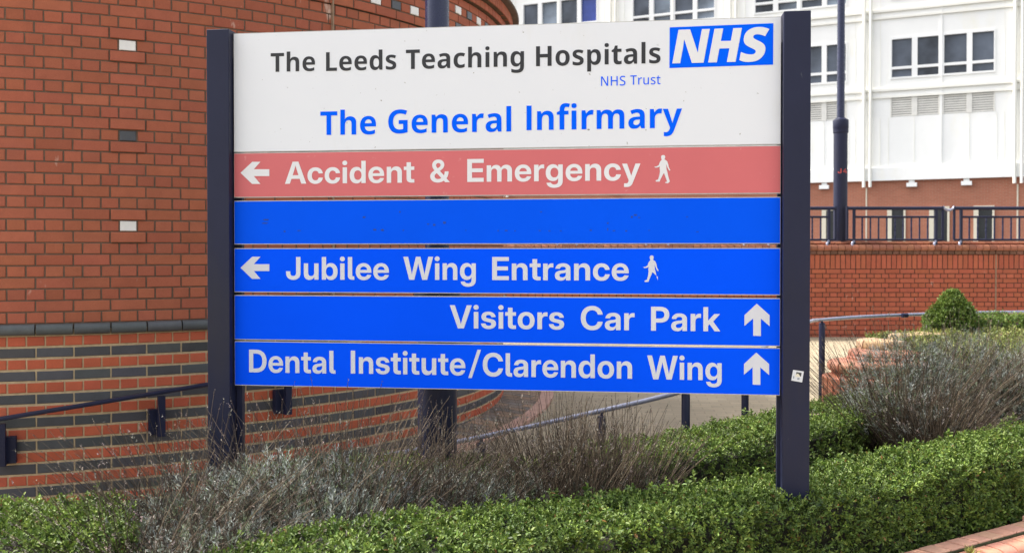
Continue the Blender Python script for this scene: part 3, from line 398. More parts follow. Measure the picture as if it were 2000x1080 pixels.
def ring(name, r0, r1, dz, m, a0=-20, a1=130):
    mb = MB(); rows = []
    for r in lin(r0, r1, 3):
        row = []
        for k in range(101):
            a = rad(a0 + (a1 - a0) * k / 100); x = DC.x + r * math.sin(a); y = DC.y - r * math.cos(a)
            row.append((x, y, gz(x, y) + dz))
        rows.append(row)
    mb.grid(rows)
    return tag(mb.build(name, m), kind='structure')
ring('paving_border', DR - .1, DR + .40, .005, M['paving_dark'])
mb = MB()
for k in range(46):                                   # kerb stones round the border
    a0 = rad(-20 + k * 3.3); a1 = rad(-20 + k * 3.3 + 3.22); rows = []
    P4 = []
    for r in (DR + .40, DR + .53):
        for a in (a0, a1):
            x = DC.x + r * math.sin(a); y = DC.y - r * math.cos(a); P4.append(Vector((x, y, gz(x, y))))
    up = Vector((0, 0, .03)); dn = Vector((0, 0, -.1))
    b = [P4[0], P4[1], P4[3], P4[2]]
    mb.face([p + up for p in b])
    for i in range(4): mb.face([b[i] + dn, b[(i + 1) % 4] + dn, b[(i + 1) % 4] + up, b[i] + up])
tag(mb.build('kerb', M['kerb']), kind='structure')

# ================================================================== BRICKWORK HELPERS
def brick(mb, P, s0, s1, z0, z1, d=0., back=.03, col=None, ch=.0035, mi=0):
    e = lambda: random.uniform(-.0012, .0012)
    q = [(s0 + e(), z0 + e()), (s1 + e(), z0 + e()), (s1 + e(), z1 + e()), (s0 + e(), z1 + e())]
    cs = (s0 + s1) / 2; cz = (z0 + z1) / 2
    f = [P(s + math.copysign(ch, cs - s), z + math.copysign(ch, cz - z), d) for s, z in q]
    g = [P(s, z, d - ch) for s, z in q]; h = [P(s, z, d - back) for s, z in q]
    mb.face(f, mi, col)
    for i in range(4):
        j = (i + 1) % 4
        mb.face([g[i], g[j], f[j], f[i]], mi, col); mb.face([h[i], h[j], g[j], g[i]], mi, col)
def vary(c, a=.10, hue=.05):
    k = 1 + random.uniform(-a, a) * (1.4 if random.random() < .08 else .75)
    return (c[0] * k * (1 + random.uniform(-hue, hue) * .3), c[1] * k * (1 + random.uniform(-hue, hue)), c[2] * k * (1 + random.uniform(-hue, hue)))
RED = (.365, .110, .060); RED_LOW = (.45, .106, .053); DARK = (.070, .071, .076)

# ================================================================== ROUND BRICK BUILDING
def circ_a(u, r=DR):
    d = ray(u, 493); dx, dy = d.x / d.y, 1.0
    A = dx * dx + 1; B = -2 * (dx * DC.x + DC.y); C = DC.x ** 2 + DC.y ** 2 - r * r
    Y = (-B - math.sqrt(B * B - 4 * A * C)) / (2 * A)
    return math.atan2(dx * Y - DC.x, DC.y - Y), Y
def DP(s, z, d):
    a = s / DR; return Vector((DC.x + (DR + d) * math.sin(a), DC.y - (DR + d) * math.cos(a), z))
drum = empty('brick_building', (DC.x, DC.y, -.3), 'round red brick building with bands of dark brick, left of the hospital sign', 'building')
aJ, yJ = circ_a(215.5); S_REF = DR * aJ
a0_, y0_ = circ_a(1); ZB = EYE - (645.5 - 493) / FPX * y0_
CH = .075
zc = lambda i: ZB + i * CH
A0, A1 = -30, 128
K0 = int((rad(A0) * DR - S_REF) / .225) - 1; K1 = int((rad(A1) * DR - S_REF) / .225) + 1
main = MB(); darkb = MB()
tiles = []
sC = S_REF + .1125
aW, _ = circ_a(734, DR + .015); kW = round((DR * aW - S_REF) / .1125)
for i in range(-22, 37):
    if i == 0: continue
    z0 = zc(i) - CH / 2 + (.0045 if i > 0 else .0075); z1 = zc(i) + CH / 2 - (.0045 if i > 0 else .0075)
    base = .015 if i >= 32 else 0.
    if i % 2 == 0:
        for k in range(K0, K1):
            s0 = S_REF + k * .225 + .005; s1 = s0 + .215
            if i < 0: brick(darkb, DP, s0, s1, z0, z1, random.uniform(-.001, .0015), col=vary(DARK, .2))
            else:
                pr = .013 if (k == 0 and i in (8, 10, 16, 18, 24, 26)) else 0
                brick(main, DP, s0, s1, z0, z1, base + pr + random.uniform(-.001, .0015), col=vary(RED))
    else:
        for k in range(2 * K0, 2 * K1):
            s0 = S_REF + k * .1125 - .0512; s1 = s0 + .1025
            if (k == 1 and i in (9, 17, 25)): tiles.append(('dark_tile' if i == 17 else 'white_tile', s0, s1, z0, z1, 0.)); continue
            if i in (33, 35) and (k - kW) % 2 == 0 and -8 <= (DR and s0) <= 8:
                q = ((k - kW) // 2) % 2 == (0 if i == 33 else 1)
                tiles.append(('white_tile' if q else 'dark_tile', s0, s1, z0, z1, base)); continue
            brick(main, DP, s0, s1, z0, z1, base + random.uniform(-.001, .0015), col=vary(RED_LOW if i < 0 else RED))
# corbel course and on-edge course at the top
for k in range(2 * K0, 2 * K1):
    s0 = S_REF + k * .1125 - .0512
    brick(main, DP, s0, s0 + .1025, zc(37) - .0325, zc(37) + .0325, .055, back=.09, col=vary(RED))
ZT = zc(37) + CH / 2
for k in range(3 * K0, 3 * K1):
    s0 = S_REF + k * .075 + .004
    brick(main, DP, s0, s0 + .067, ZT + .004, ZT + .104, .10, back=.14, col=vary(RED, .2))
main.build('brickwork', M['brick'], drum)
tag(darkb.build('dark_band', M['dark_brick'], drum), 'rows of charcoal bricks alternating with red headers')
# bullnose string course
bn = MB()
for k in range(K0, K1):
    s0 = S_REF + k * .225 + .005; s1 = s0 + .215; c = vary((.085, .092, .10), .15)
    prof = [(-.02, -.036)] + [(.012 + .026 * math.cos(t), .035 * math.sin(t)) for t in lin(-math.pi / 2, math.pi / 2, 7)] + [(-.02, .036)]
    rows = [[DP(s, ZB + z, d) for d, z in prof] for s in lin(s0, s1, 3)]
    bn.grid(rows, 0, col=c); bn.face(rows[0], 0, c); bn.face(rows[-1][::-1], 0, c)
tag(bn.build('bullnose_band', M['dark_brick'], drum, smooth=True, autosmooth=40), 'rounded grey string course')
def cyl(name, d, z0, z1, m, top=False):
    mb = MB(); n = 160
    ss = lin(rad(A0) * DR, rad(A1) * DR, n)
    mb.grid([[DP(s, z0, d - .2) for s in ss], [DP(s, z0, d) for s in ss], [DP(s, z1, d) for s in ss], [DP(s, z1, d - .25) for s in ss]])
    return mb.build(name, m, drum, smooth=True, autosmooth=30)
cyl('mortar_bed', -.006, zc(-22) - .05, ZB, M['mortar_sand'])
cyl('mortar_bed', -.006, ZB, zc(31.5), M['mortar_dark'])
cyl('mortar_bed', .008, zc(31.5) + .004, zc(36.5), M['mortar_dark'])
cyl('mortar_bed', .047, zc(36.5) + .004, ZT, M['mortar_dark'])
cyl('mortar_bed', .092, ZT + .003, ZT + .106, M['mortar_dark'])
cp = MB()
ss = lin(rad(A0) * DR, rad(A1) * DR, 200)
cp.grid([[DP(s, ZT + z, d) for s in ss] for d, z in ((-.3, .107), (.12, .107), (.155, .115), (.165, .13), (.15, .142), (-.3, .145))])
cp.build('coping', mat('weathered_rim', (.12, .085, .07), .8, noise=(8, .3)), drum, smooth=True, autosmooth=35)
for nm, s0, s1, z0, z1, b in tiles:
    if not (-1.5 < s0 < 8): continue
    t = MB(); brick(t, DP, s0, s1, z0, z1, b + .003, col=None)
    t.build(nm, M[nm], drum)
aS, _ = circ_a(649); mb = MB(); sj = aS * DR
mb.box(DP(sj - .006, 1.2, -.004), DP(sj + .006, 1.2, -.004) - DP(sj - .006, 1.2, -.004), DP(sj, 1.2, .022) - DP(sj, 1.2, -.004), (0, 0, 2.6))
mb.build('movement_joint', M['sealant'], drum)
# roof deck so that the drum is closed from above
mb = MB(); mb.face([DP(s, ZT + .02, -.05) for s in ss] + [Vector((DC.x - 6, DC.y + 3.4, ZT + .02)), Vector((DC.x - 6, DC.y - 3.5, ZT + .02))])
mb.build('roof', M['road'], drum)

# handrail fixed to the drum
wr = empty('wall_handrail', DP(S_REF, -.1, .09), 'navy handrail sloping up along the round brick wall on box brackets', 'handrail')
pts = []
def rail_on_wall(u, v, d=.10):
    a, y = circ_a(u, DR + d); p = at(u, v, y); return p
prof_pts = [(-260, 868), (-130, 845), (0, 820), (100, 803.5), (200, 787), (310, 768.5), (400, 753.5), (480, 741), (560, 730)]
P_ = [rail_on_wall(u, v) for u, v in prof_pts]
dense = []
for i in range(len(P_) - 1):
    for t in (0, .25, .5, .75): dense.append(P_[i].lerp(P_[i + 1], t))
dense.append(P_[-1])
for q in dense:                                          # keep it on the curve of the wall
    a = math.atan2(q.x - DC.x, DC.y - q.y); q.x = DC.x + (DR + .10) * math.sin(a); q.y = DC.y - (DR + .10) * math.cos(a)
mb = MB()
sec = [(-.024, .0), (-.024, .012), (-.012, .021), (.012, .021), (.024, .012), (.024, .0), (.012, -.006), (-.012, -.006)]
rows = []
for q in dense:
    a = math.atan2(q.x - DC.x, DC.y - q.y); o = Vector((math.sin(a), -math.cos(a), 0))
    rows.append([q + o * d + Vector((0, 0, z)) for d, z in sec])
mb.grid(rows, closed=True); mb.face(rows[0][::-1]); mb.face(rows[-1])
mb.build('rail', M['navy'], wr)
for u, v in ((3, 826), (315, 772), (562, 735)):
    q = rail_on_wall(u, v); a = math.atan2(q.x - DC.x, DC.y - q.y)
    o = Vector((math.sin(a), -math.cos(a), 0)); t = Vector((math.cos(a), math.sin(a), 0)); r = Vector((DC.x, DC.y, 0))
    zt = q.z - .003
    b = MB()
    fr = r + o * (DR + .085) - t * .024
    b.box(fr + Vector((0, 0, zt - .27)), t * .048, o * .035, (0, 0, .27))
    b.box(fr + Vector((0, 0, zt - .27)), t * .048, o * -.06, (0, 0, .03))
    bo = b.build('bracket', M['navy'], wr, bevel=.002)
    b = MB(); side = 1 if u < 100 else -1
    b.box(r + o * (DR + .004) + t * (-.045 + .028 * side) + Vector((0, 0, zt - .265)), t * .09, o * .05, (0, 0, .17))
    b.build('wall_plate', M['navy'], bo, bevel=.002)

# ================================================================== RETAINING WALL, RAILING
WY = 15.2
def WP(s, z, d): return Vector((s, WY - d, z))
rw = empty('retaining_wall', (4, WY, .2), 'low red brick retaining wall with soldier course behind the path', 'wall')
zbase = EYE - (663 - 493) / FPX * WY
ztop = EYE - (478 - 493) / FPX * WY
zs1 = EYE - (525.5 - 493) / FPX * WY; zs0 = EYE - (497 - 493) / FPX * WY
REDW = (.385, .104, .056)
mb = MB()
nc = 15; hcw = (zs1 - zbase) / nc
x0, x1 = -.6, 13.0
xj = at(1945, 560, WY).x
for i in range(nc):
    z0 = zbase + i * hcw + .005; z1 = z0 + hcw - .010
    w = .225 if i % 2 == 0 else .1125
    n = int((x1 - x0) / w)
    for k in range(n):
        s = x0 + k * w + (.0 if i % 2 == 0 else -.056)
        if s < xj < s + w:
            if xj - s > .035: brick(mb, WP, s + .006, xj - .011, z0, z1, 0., col=vary(REDW, .12), ch=.003)
            if s + w - xj > .035: brick(mb, WP, xj + .011, s + w - .006, z0, z1, 0., col=vary(REDW, .12), ch=.003)
            continue
        brick(mb, WP, s + .006, s + w - .006, z0, z1, random.uniform(-.001, .001), col=vary(REDW, .12), ch=.003)
for k in range(int((x1 - x0) / .078)):
    s = x0 + k * .078
    brick(mb, WP, s + .006, s + .072, zs1 + .006, zs0 - .006, random.uniform(-.001, .001), col=vary(REDW, .12), ch=.003)
mb.build('brickwork', M['brick'], rw)
mb = MB(); mb.abox(x0, x1, WY + .008, WY + .30, zbase - .6, zs0); mb.build('mortar_bed', mat('mortar_black', (.075, .05, .038), .95, .2, noise=(20, .3)), rw)
cpm = MB()
for k in range(int((x1 - x0) / .105)):                  # coping: a projecting course and a bullnose on top
    s = x0 + k * .105; c = vary((.30, .115, .065), .25)
    brick(cpm, WP, s + .004, s + .101, zs0 + .002, zs0 + .058, .02, back=.3, col=vary((.16, .075, .045), .3), ch=.004)
    zb = zs0 + .060; h = ztop - zb
    prof = [(-.30, 0), (.045, 0), (.06, h * .3), (.055, h * .7), (.03, h), (-.30, h)]
    rows = [[WP(q, zb + z, d) for d, z in prof] for q in (s + .004, s + .101)]
    cpm.grid(rows, 0, col=c); cpm.face(rows[0], 0, c); cpm.face(rows[1][::-1], 0, c)
    if True:
        zb2 = ztop + .002; prof = [(-.32, 0), (-.12, 0), (-.10, .02), (-.12, .05), (-.32, .05)]
        rows = [[WP(q, zb2 + z, d) for d, z in prof] for q in (s + .004, s + .101)]
        cpm.grid(rows, 0, col=c); cpm.face(rows[0], 0, c); cpm.face(rows[1][::-1], 0, c)
cpm.build('coping', M['coping'], rw)
mb = MB(); mb.abox(xj - .008, xj + .008, WY - .004, WY + .02, zbase, zs0); mb.build('movement_joint', M['sealant'], rw)

RY = WY + .03
def rx(u): return at(u, 440, RY).x
def rz(v): return at(1800, v, RY).z
zt_, z2_, z3_, zf_ = rz(407), rz(424), rz(468.5), rz(480)
panels = [((952, 1094), None, 'far left length of navy railing, beyond the round brick building'),
          ((1132, 1267), None, 'navy railing length on the retaining wall, straight behind the sign text'),
          ((1310, 1457), None, 'navy railing length on the retaining wall, behind the right end of the sign'),
          ((1505, 1619), None, 'navy railing length ending in front of the thin lamp post'),
          ((1668, 1828), None, 'navy railing length between the thin lamp post and the next gap'),
          ((1877, 2040), None, 'navy railing length at the right edge of the photo')]
def railing(ua, ub, label, link=0):
    xa, xb = rx(ua), rx(ub); t = empty('railing', ((xa + xb) / 2, RY, zf_), label, 'railing', 'railing lengths on the retaining wall')
    for x in (xa, xb):
        b = MB(); b.abox(x - .019, x + .019, RY - .019, RY + .019, zf_ + .02, zt_)
        po = b.build('post', M['navy'], t)
        b = MB(); b.tube([(x - .045, RY - .055, zf_ - .004), (x - .045, RY - .05, zf_ + .03), (x - .015, RY - .02, zf_ + .065), (x, RY, zf_ + .075)], .020, 8); b.build('foot', M['rail'], po, smooth=True)
    for z, r, nm in ((zt_, .027, 'top_rail'), (z2_, .017, 'middle_rail'), (z3_, .017, 'bottom_rail')):
        ex = .105 if nm != 'middle_rail' else 0
        b = MB(); b.tube([(xa - ex, RY, z), (xb + ex, RY, z)], r, 8); b.build(nm, M['navy'], t, smooth=True)
    for x, s in ((xa, -1), (xb, 1)):
        b = MB(); x2 = x + s * .105
        b.tube([(x2, RY, z3_), (x2, RY, zt_ + .005), (x2, RY, zt_ + .03)], .021, 8); b.build('end_loop', M['navy'], t, smooth=True)
    if link:                                              # drooping link to the next length
        b = MB(); b.tube([(xb + .105 + .0, RY, zt_ + .03), (xb + .125, RY, zt_ - .005), (xb + .165, RY, zt_ - .03), (xb + .165 + link - .33, RY, zt_ - .03), (xb + link - .125, RY, zt_ - .005), (xb + link - .105, RY, zt_ + .03)], .02, 8); b.build('link', M['rail'], t, smooth=True)
    n = max(2, round((xb - xa) / .126))
    for k in range(1, n):
        x = xa + (xb - xa) * k / n
        b = MB(); b.tube([(x, RY, z3_), (x, RY, z2_)], .0135, 8); b.build('baluster', M['navy_gloss'], t, smooth=True)
for i, ((ua, ub), _, lb) in enumerate(panels): railing(ua, ub, lb, rx(panels[i + 1][0][0]) - rx(ub) if i in (0, 1, 2, 4) else 0)

# ================================================================== LAMP POSTS
def lamp(u, Y, z0, zcol, r_sh, r_sl, r_c, label, top=7.0):
    x = at(u, 493, Y).x
    t = empty('lamp_post', (x, Y, z0), label, 'lamp post', 'navy lamp posts')
    b = MB(); b.lathe((x, Y), [(r_sl * 1.0, z0), (r_sl, zcol - .13)], 32); b.build('base_sleeve', M['navy'], t, smooth=True, autosmooth=40)
    b = MB(); b.lathe((x, Y), [(r_sl * 1.02, zcol - .13), (r_c * .97, zcol - .12), (r_c * .97, zcol - .06), (r_c, zcol - .05), (r_c, zcol + .06), (r_c * .96, zcol + .075), (r_sh * 1.3, zcol + .10), (r_sh * 1.02, zcol + .11)], 32); b.build('collar', M['navy'], t, smooth=True, autosmooth=35)
    b = MB(); b.lathe((x, Y), [(r_sh, zcol + .10), (r_sh * .93, top)], 32); b.build('shaft', M['navy_gloss'], t, smooth=True, autosmooth=40)
    b = MB(); b.lathe((x, Y), [(.05, top), (.24, top + .03), (.26, top + .10), (.12, top + .24), (.02, top + .28)], 24); b.build('lantern', M['navy'], t, smooth=True)
    return t, x
lampA, xA = lamp(854, 5.35, -.2, 1.36, .0655, .106, .125, 'thick navy lamp post standing directly behind the sign', top=6.5)
lampB, xB = lamp(1641, 15.42, 1.62, 3.57, .058, .105, .118, 'thin navy lamp post marked J4, on the terrace behind the railing', top=9.0)

# ================================================================== WHITE HOSPITAL BUILDING FAR BEHIND
F0 = Vector(((1840 - 1000) / FPX * 45, 45, 0)); FE = Vector((-2.04, 1, 0)).normalized(); FN = Vector((-FE.y, FE.x, 0))
if FN.y > 0: FN = -FN
def FP(t, z, d=0.): return F0 + FE * t + FN * d + Vector((0, 0, z))
def ft(u):
    p = at_plane(u, 300, F0, FN); return (p - F0).dot(FE)
def fz(u, v): return at_plane(u, v, F0, FN).z
bl = empty('hospital_building', FP(9, 1.6), 'large white clad hospital building on a brick base beyond the railing', 'building')
T0, T1 = -9.3, 34.5
Zw, Zband = 4.93, 5.50
def fbox(mb, t0, t1, z0, z1, d0, d1, mi=0):
    mb.box(FP(t0, z0, d0), FE * (t1 - t0), FN * (d1 - d0), (0, 0, z1 - z0), mi)
BAY = 6.26; bays = [-3.04 + BAY * k for k in range(-1, 6)]
po = [ft(1940), ft(1898), ft(1887), ft(1843), ft(1832), ft(1791), ft(1780), ft(1741)]
panes = [(po[0], po[1]), (po[2], po[3]), (po[4], po[5]), (po[6], po[7])]
panes = [(a + 3.04, b + 3.04) for a, b in panes]
ST = 3.62
rowsz = [9.66, 9.66 + ST, 9.66 + 2 * ST]
# body: strips of cladding between the window rows, set behind the frames
body = MB()
fbox(body, T0, T1, Zw, 17.5, -9, -.25)
fbox(body, T0, T1, Zw, 7.83, -.25, 0)                    # below the louvres
fbox(body, T0, T1, 8.80, 9.55, -.25, 0)
for r in range(3):
    zb = rowsz[r]
    fbox(body, T0, T1, zb + 1.80, zb + ST - .11 if r < 2 else 17.5, -.25, 0)
for k, b0 in enumerate(bays):                            # piers between the window groups
    tl = b0 + panes[0][0]; tr = b0 + panes[-1][1]
    nx = bays[k + 1] + panes[0][0] if k + 1 < len(bays) else T1
    t0 = tr + .06; t1 = nx - .06
    fbox(body, t0, t1, 7.83, 8.80, -.25, 0)
    for r in range(3): fbox(body, t0, t1, rowsz[r] - .11, rowsz[r] + 1.80, -.25, 0)
    if k == 0:
        fbox(body, T0, tl - .06, 7.83, 8.80, -.25, 0)
        for r in range(3): fbox(body, T0, tl - .06, rowsz[r] - .11, rowsz[r] + 1.80, -.25, 0)
body.build('cladding', M['cladding'], bl)
mb = MB(); fbox(mb, T0, T1, 1.0, Zw, -9, -.12); mb.build('brick_base', M['far_brick'], bl)
mb = MB(); fbox(mb, T0, T1, Zw - .02, Zband, 0, .10); mb.build('base_band', M['cladding'], bl)
for z in (8.72, 12.36, 12.36 + ST):
    mb = MB(); fbox(mb, T0, T1, z + .30, z + .42, .0, .10); fbox(mb, T0, T1, z - .02, z + .07, .0, .08); mb.build('ledge', M['cladding_cream'], bl)
for b0 in bays:                                          # paired rainwater pipes and seams
    for dt in (-.14, .14):
        mb = MB(); mb.tube([FP(b0 + dt, 4.62, .16), FP(b0 + dt, 17.4, .16)], .075, 8); mb.build('downpipe', M['cladding_cream'], bl, smooth=True)
    mb = MB()
    tm = b0 + (panes[1][1] + panes[2][0]) / 2
    fbox(mb, tm - .04, tm + .04, Zband, 17.3, 0, .05)
    mb.build('seam_cover', M['cladding'], bl)
    mb = MB()
    for q in (panes[0][0] - .13, (panes[0][1] + panes[1][0]) / 2, (panes[2][1] + panes[3][0]) / 2, panes[3][1] + .13, .55, BAY - .55):
        fbox(mb, b0 + q - .012, b0 + q + .012, Zband, 7.8, .001, .012)
        fbox(mb, b0 + q - .012, b0 + q + .012, 8.82, 17.3, .001, .012) if q in (.55, BAY - .55) else None
    mb.build('panel_joint', M['cladding_cream'], bl)
def window(b0, zb, k):
    fr = MB(); g = []
    a = b0 + panes[0][0] - .06; e = b0 + panes[-1][1] + .06
    fbox(fr, a, e, zb - .11, zb - .02, -.2, .04); fbox(fr, a, e, zb + .34, zb + .46, -.2, .03); fbox(fr, a, e, zb + 1.72, zb + 1.80, -.2, .03)
    edges = [a] + [x for p in panes for x in (b0 + p[0], b0 + p[1])] + [e]
    for i in range(0, len(edges), 2): fbox(fr, edges[i], edges[i + 1], zb - .02, zb + .34, -.2, .03); fbox(fr, edges[i], edges[i + 1], zb + .46, zb + 1.72, -.2, .03)
    w = fr.build('window', M['frame_white'], bl)
    for j, p in enumerate(panes):
        for (z0, z1) in ((zb - .02, zb + .34), (zb + .46, zb + 1.72)):
            mb = MB(); fbox(mb, b0 + p[0], b0 + p[1], z0, z1, -.16, -.13)
            key = 'glass'
            if k == 1: key = ('glass', 'glass_light')[(j + int(b0)) % 2]
            if k == 1 and abs(b0 - bays[4]) < .1 and j < 2 and z1 - z0 > 1: key = 'blind_blue' if j == 0 else 'glass'
            mb.build('pane', M[key], w)
    return w
for b0 in bays:
    for r in range(2 if b0 > 14 else 3):
        if b0 > 27 : continue
        window(b0, rowsz[r], r)
    # louvres below the first floor
    lf = MB(); ld = MB()
    for p in panes:
        fbox(ld, b0 + p[0], b0 + p[1], 7.83, 8.80, -.14, -.12)
        for q in range(9): fbox(lf, b0 + p[0], b0 + p[1], 7.85 + q * .107, 7.85 + q * .107 + .075, -.10, -.02)
    for x0, x1 in zip([-.06] + [p[1] - 0 for p in panes], [p[0] for p in panes] + [panes[-1][1] + .06]):
        a = b0 + (panes[0][0] - .06 if x0 == -.06 else x0); e = b0 + x1
        fbox(lf, a, e, 7.83, 8.80, -.14, .02)
    lo = lf.build('louvre', M['louvre'], bl); ld.build('louvre_backing', M['louvre_dark'], lo)
for ua, ub in ((1605, 1632), (1733, 1769), (1815, 1855), (1902, 1943)):   # tall openings in the brick base
    t1, t0 = ft(ua), ft(ub)
    fr = MB(); zt = 3.68; zb = 1.7
    fbox(fr, t0, t0 + .09, zb, zt, -.12, -.04); fbox(fr, t1 - .20, t1, zb, zt, -.12, -.04); fbox(fr, t0 + .09, t1 - .20, zt - .1, zt, -.12, -.05)
    d = fr.build('ground_window', M['frame_cream'], bl)
    mb = MB(); fbox(mb, t0 + .09, t1 - .20, zb, zt - .1, -.119, -.10); mb.build('pane', M['door_dark'], d)
for u in (1610, 1781, 1888):
    t = ft(u); mb = MB(); fbox(mb, t - .22, t + .22, 4.60, 4.78, -.12, .10); fbox(mb, t - .12, t + .12, 4.78, 4.90, -.12, .0); mb.build('wall_light', M['frame_white'], bl)
for u in (1692, 1988):
    t = ft(u); mb = MB(); fbox(mb, t - .03, t + .03, 1.6, 4.6, -.12, -.09); mb.build('conduit', M['frame_cream'], bl)
# ================================================================== LETTERING
def glyph_tris(font, ch):
    adv, s = FONTS[font][ch]
    if font == 'sans' and ch == 'I': adv, s = 290, '70,0 70,727 220,727 220,0'
    if font == 'humanist' and ch == 'I': adv, s = 330, '90,0 90,714 242,714 242,0'
    cons = [[tuple(float(x) for x in p.split(',')) for p in c.split(' ')] for c in s.split('|') if c]
    return adv, fill(cons)
def fill(cons):
    vs = []; es = []
    for c in cons:
        k = len(vs); vs += [Vector(p) for p in c]; es += [(k + i, k + (i + 1) % len(c)) for i in range(len(c))]
    ov, oe, of, *_ = delaunay_2d_cdt(vs, es, [], 0, 1e-4)
    out = []
    for f in of:
        cx = sum(ov[i][0] for i in f) / 3; cy = sum(ov[i][1] for i in f) / 3; w = 0
        for c in cons:
            n = len(c)
            for i in range(n):
                (x0, y0), (x1, y1) = c[i], c[(i + 1) % n]
                if (y0 <= cy) != (y1 <= cy):
                    xx = x0 + (cy - y0) / (y1 - y0) * (x1 - x0)
                    if xx > cx: w += 1 if y1 > y0 else -1
        if w: out.append([tuple(ov[i]) for i in f])
    return out
CAP = {'sans': 727., 'humanist': 714., 'humanist_light': 714., 'humanist_heavy': 714.}
def text_tris(font, word, track=0, shear=0.):
    x = 0; T = []
    for ch in word:
        adv, tr = glyph_tris(font, ch)
        T += [[(px + x + shear * py, py) for px, py in t] for t in tr]; x += adv + track
    return T

# ================================================================== THE SIGN
PR = at(1525, 500, 4.50); PL = at(457, 500, 4.85); PL.z = PR.z = 0
SX = (PR - PL).normalized(); SW = (PR - PL).length
SN = Vector((SX.y, -SX.x, 0))                           # towards the camera
def SPt(s, z, d=0.): return PL + SX * s + SN * d + Vector((0, 0, z))
def sz(u, v, d=0.):
    p = at_plane(u, v, PL + SN * d, SN); q = p - PL; return q.dot(SX), p.z
sign = empty('hospital_sign', SPt(SW / 2, .2), 'large hospital direction sign of white, red and blue panels between navy posts', 'sign')
PZ1 = 2.675
def post(s0, s1):
    b = MB(); b.box(SPt(s0, .12, -.07), SX * (s1 - s0), SN * .115, (0, 0, PZ1 - .12))
    return b.build('post', M['navy'], sign, bevel=.003)
postL = post(-.117, -.004); postR = post(SW + .004, SW + .122)
for s in (.0, SW - .012):                                  # channels that carry the panels
    b = MB(); b.box(SPt(s, .15, -.055), SX * .03, SN * .03, (0, 0, 2.4)); b.build('channel', M['navy'], sign)
def panel(vl0, vl1, vr0, vr1, m, label):
    z1 = (sz(458, vl0)[1] + sz(1525, vr0)[1]) / 2; z0 = (sz(458, vl1)[1] + sz(1525, vr1)[1]) / 2
    b = MB(); o = SPt(0.002, z0, -.022); ex = SX * (SW - .004); ey = SN * .022; ez = Vector((0, 0, z1 - z0))
    b.box(o, ex, ey, ez, 1)
    b.m[3] = 1
    k = len(b.v)
    e = .0035
    b.face([SPt(e, z0 + e, .0006), SPt(SW - e, z0 + e, .0006), SPt(SW - e, z1 - e, .0006), SPt(e, z1 - e, .0006)], 0)
    return tag(b.build('sign_panel', [m, M['alu']], sign), label)
def glue(parent, name, T, mapf, m):
    b = MB()
    for t in T: b.face([mapf(*p) for p in t])
    # weld
    V = {}; vs = []; fs = []
    for f in b.f:
        q = []
        for i in f:
            key = tuple(round(c, 6) for c in b.v[i])
            if key not in V: V[key] = len(vs); vs.append(b.v[i])
            q.append(V[key])
        if len(set(q)) == 3: fs.append(q)
    b.v, b.f, b.m, b.c = vs, fs, [0] * len(fs), [None] * len(fs)
    return b.build(name, m, parent)
def words(parent, font, items, m, name='lettering', track=0, shear=0., d=.0018):
    """items: (word, u_left, u_right, u_base, v_base, v_cap)"""
    for w, u0, u1, ub, vb, vc in items:
        tr = text_tris(font, w, track, shear)
        xs = [p[0] for t in tr for p in t]; a, b = min(xs), max(xs)
        s0, zb = sz(u0, vb); s1, _ = sz(u1, vb); _, zbb = sz(ub, vb); _, zcc = sz(ub, vc)
        ks = (s1 - s0) / (b - a); kz = (zcc - zbb) / CAP[font]
        glue(parent, name, [[(s0 + (px - a) * ks, zbb + py * kz) for px, py in t] for t in tr], lambda s, z: SPt(s, z, d), m)
def poly_px(parent, name, polys, m, d=.0018):
    T = []
    for P in polys: T += fill([[sz(u, v) for u, v in P]])
    return glue(parent, name, T, lambda s, z: SPt(s, z, d), m)

pw = panel(66, 297.5, 33, 283, M['panel_white'], 'large white name panel')
words(pw, 'humanist', [('The', 529, 615.5, 560, 140.6, 104), ('Leeds', 637, 774, 700, 138.0, 101.2), ('Teaching', 793, 1023.5, 815, 135.3, 97.6), ('Hospitals', 1047, 1290, 1060, 129.8, 91)], M['vinyl_black'], track=14)
words(pw, 'humanist', [('The', 626, 734.5, 660, 263.8, 218), ('General', 758.5, 998.5, 860, 259.5, 213.5), ('Infirmary', 1028.5, 1332, 1035, 254.8, 207)], M['vinyl_blue'], track=6)
words(pw, 'humanist_light', [('NHS', 1174, 1221.5, 1200, 168, 149.5), ('Trust', 1231, 1290, 1240, 166.2, 148)], M['vinyl_blue'], track=20)
lg = poly_px(pw, 'logo', [[(1308, 54.4), (1510.4, 46.3), (1510, 127), (1307.4, 133.7)]], M['vinyl_blue'], d=.0016)
def nhs():
    s0, zb = sz(1313, 125.8); s1, zt = sz(1502.5, 57)
    tr = []; x = 0
    # three slanted letters, wide and tightly set
    for ch, wx in (('N', 1.16), ('H', 1.12), ('S', 1.20)):
        adv, t = glyph_tris('humanist_heavy', ch)
        tr += [[(px * wx + x + .22 * py, py) for px, py in q] for q in t]; x += adv * wx - (60 if ch != 'H' else 52)
    xs = [p[0] for t in tr for p in t]; a, b = min(xs), max(xs)
    zb = sz(1400, 122.6)[1]; zt = sz(1400, 57.0)[1]
    return glue(lg, 'lettering', [[(s0 + (px - a) / (b - a) * (s1 - s0), zb + py / 714 * (zt - zb)) for px, py in t] for t in tr], lambda s, z: SPt(s, z, .0028), M['vinyl_white'])
nhs()
LEFT = lambda dv: [(470, 338 + dv), (493, 316.5 + dv), (509, 316.5 + dv), (496, 331 + dv), (526.3, 331 + dv), (526.3, 344.3 + dv), (496, 344.3 + dv), (509, 359.6 + dv), (492.5, 359.6 + dv)]
pr_ = panel(299, 386, 284.5, 378.5, M['panel_red'], 'faded red panel pointing left')
poly_px(pr_, 'arrow', [LEFT(0)], M['vinyl_white'])
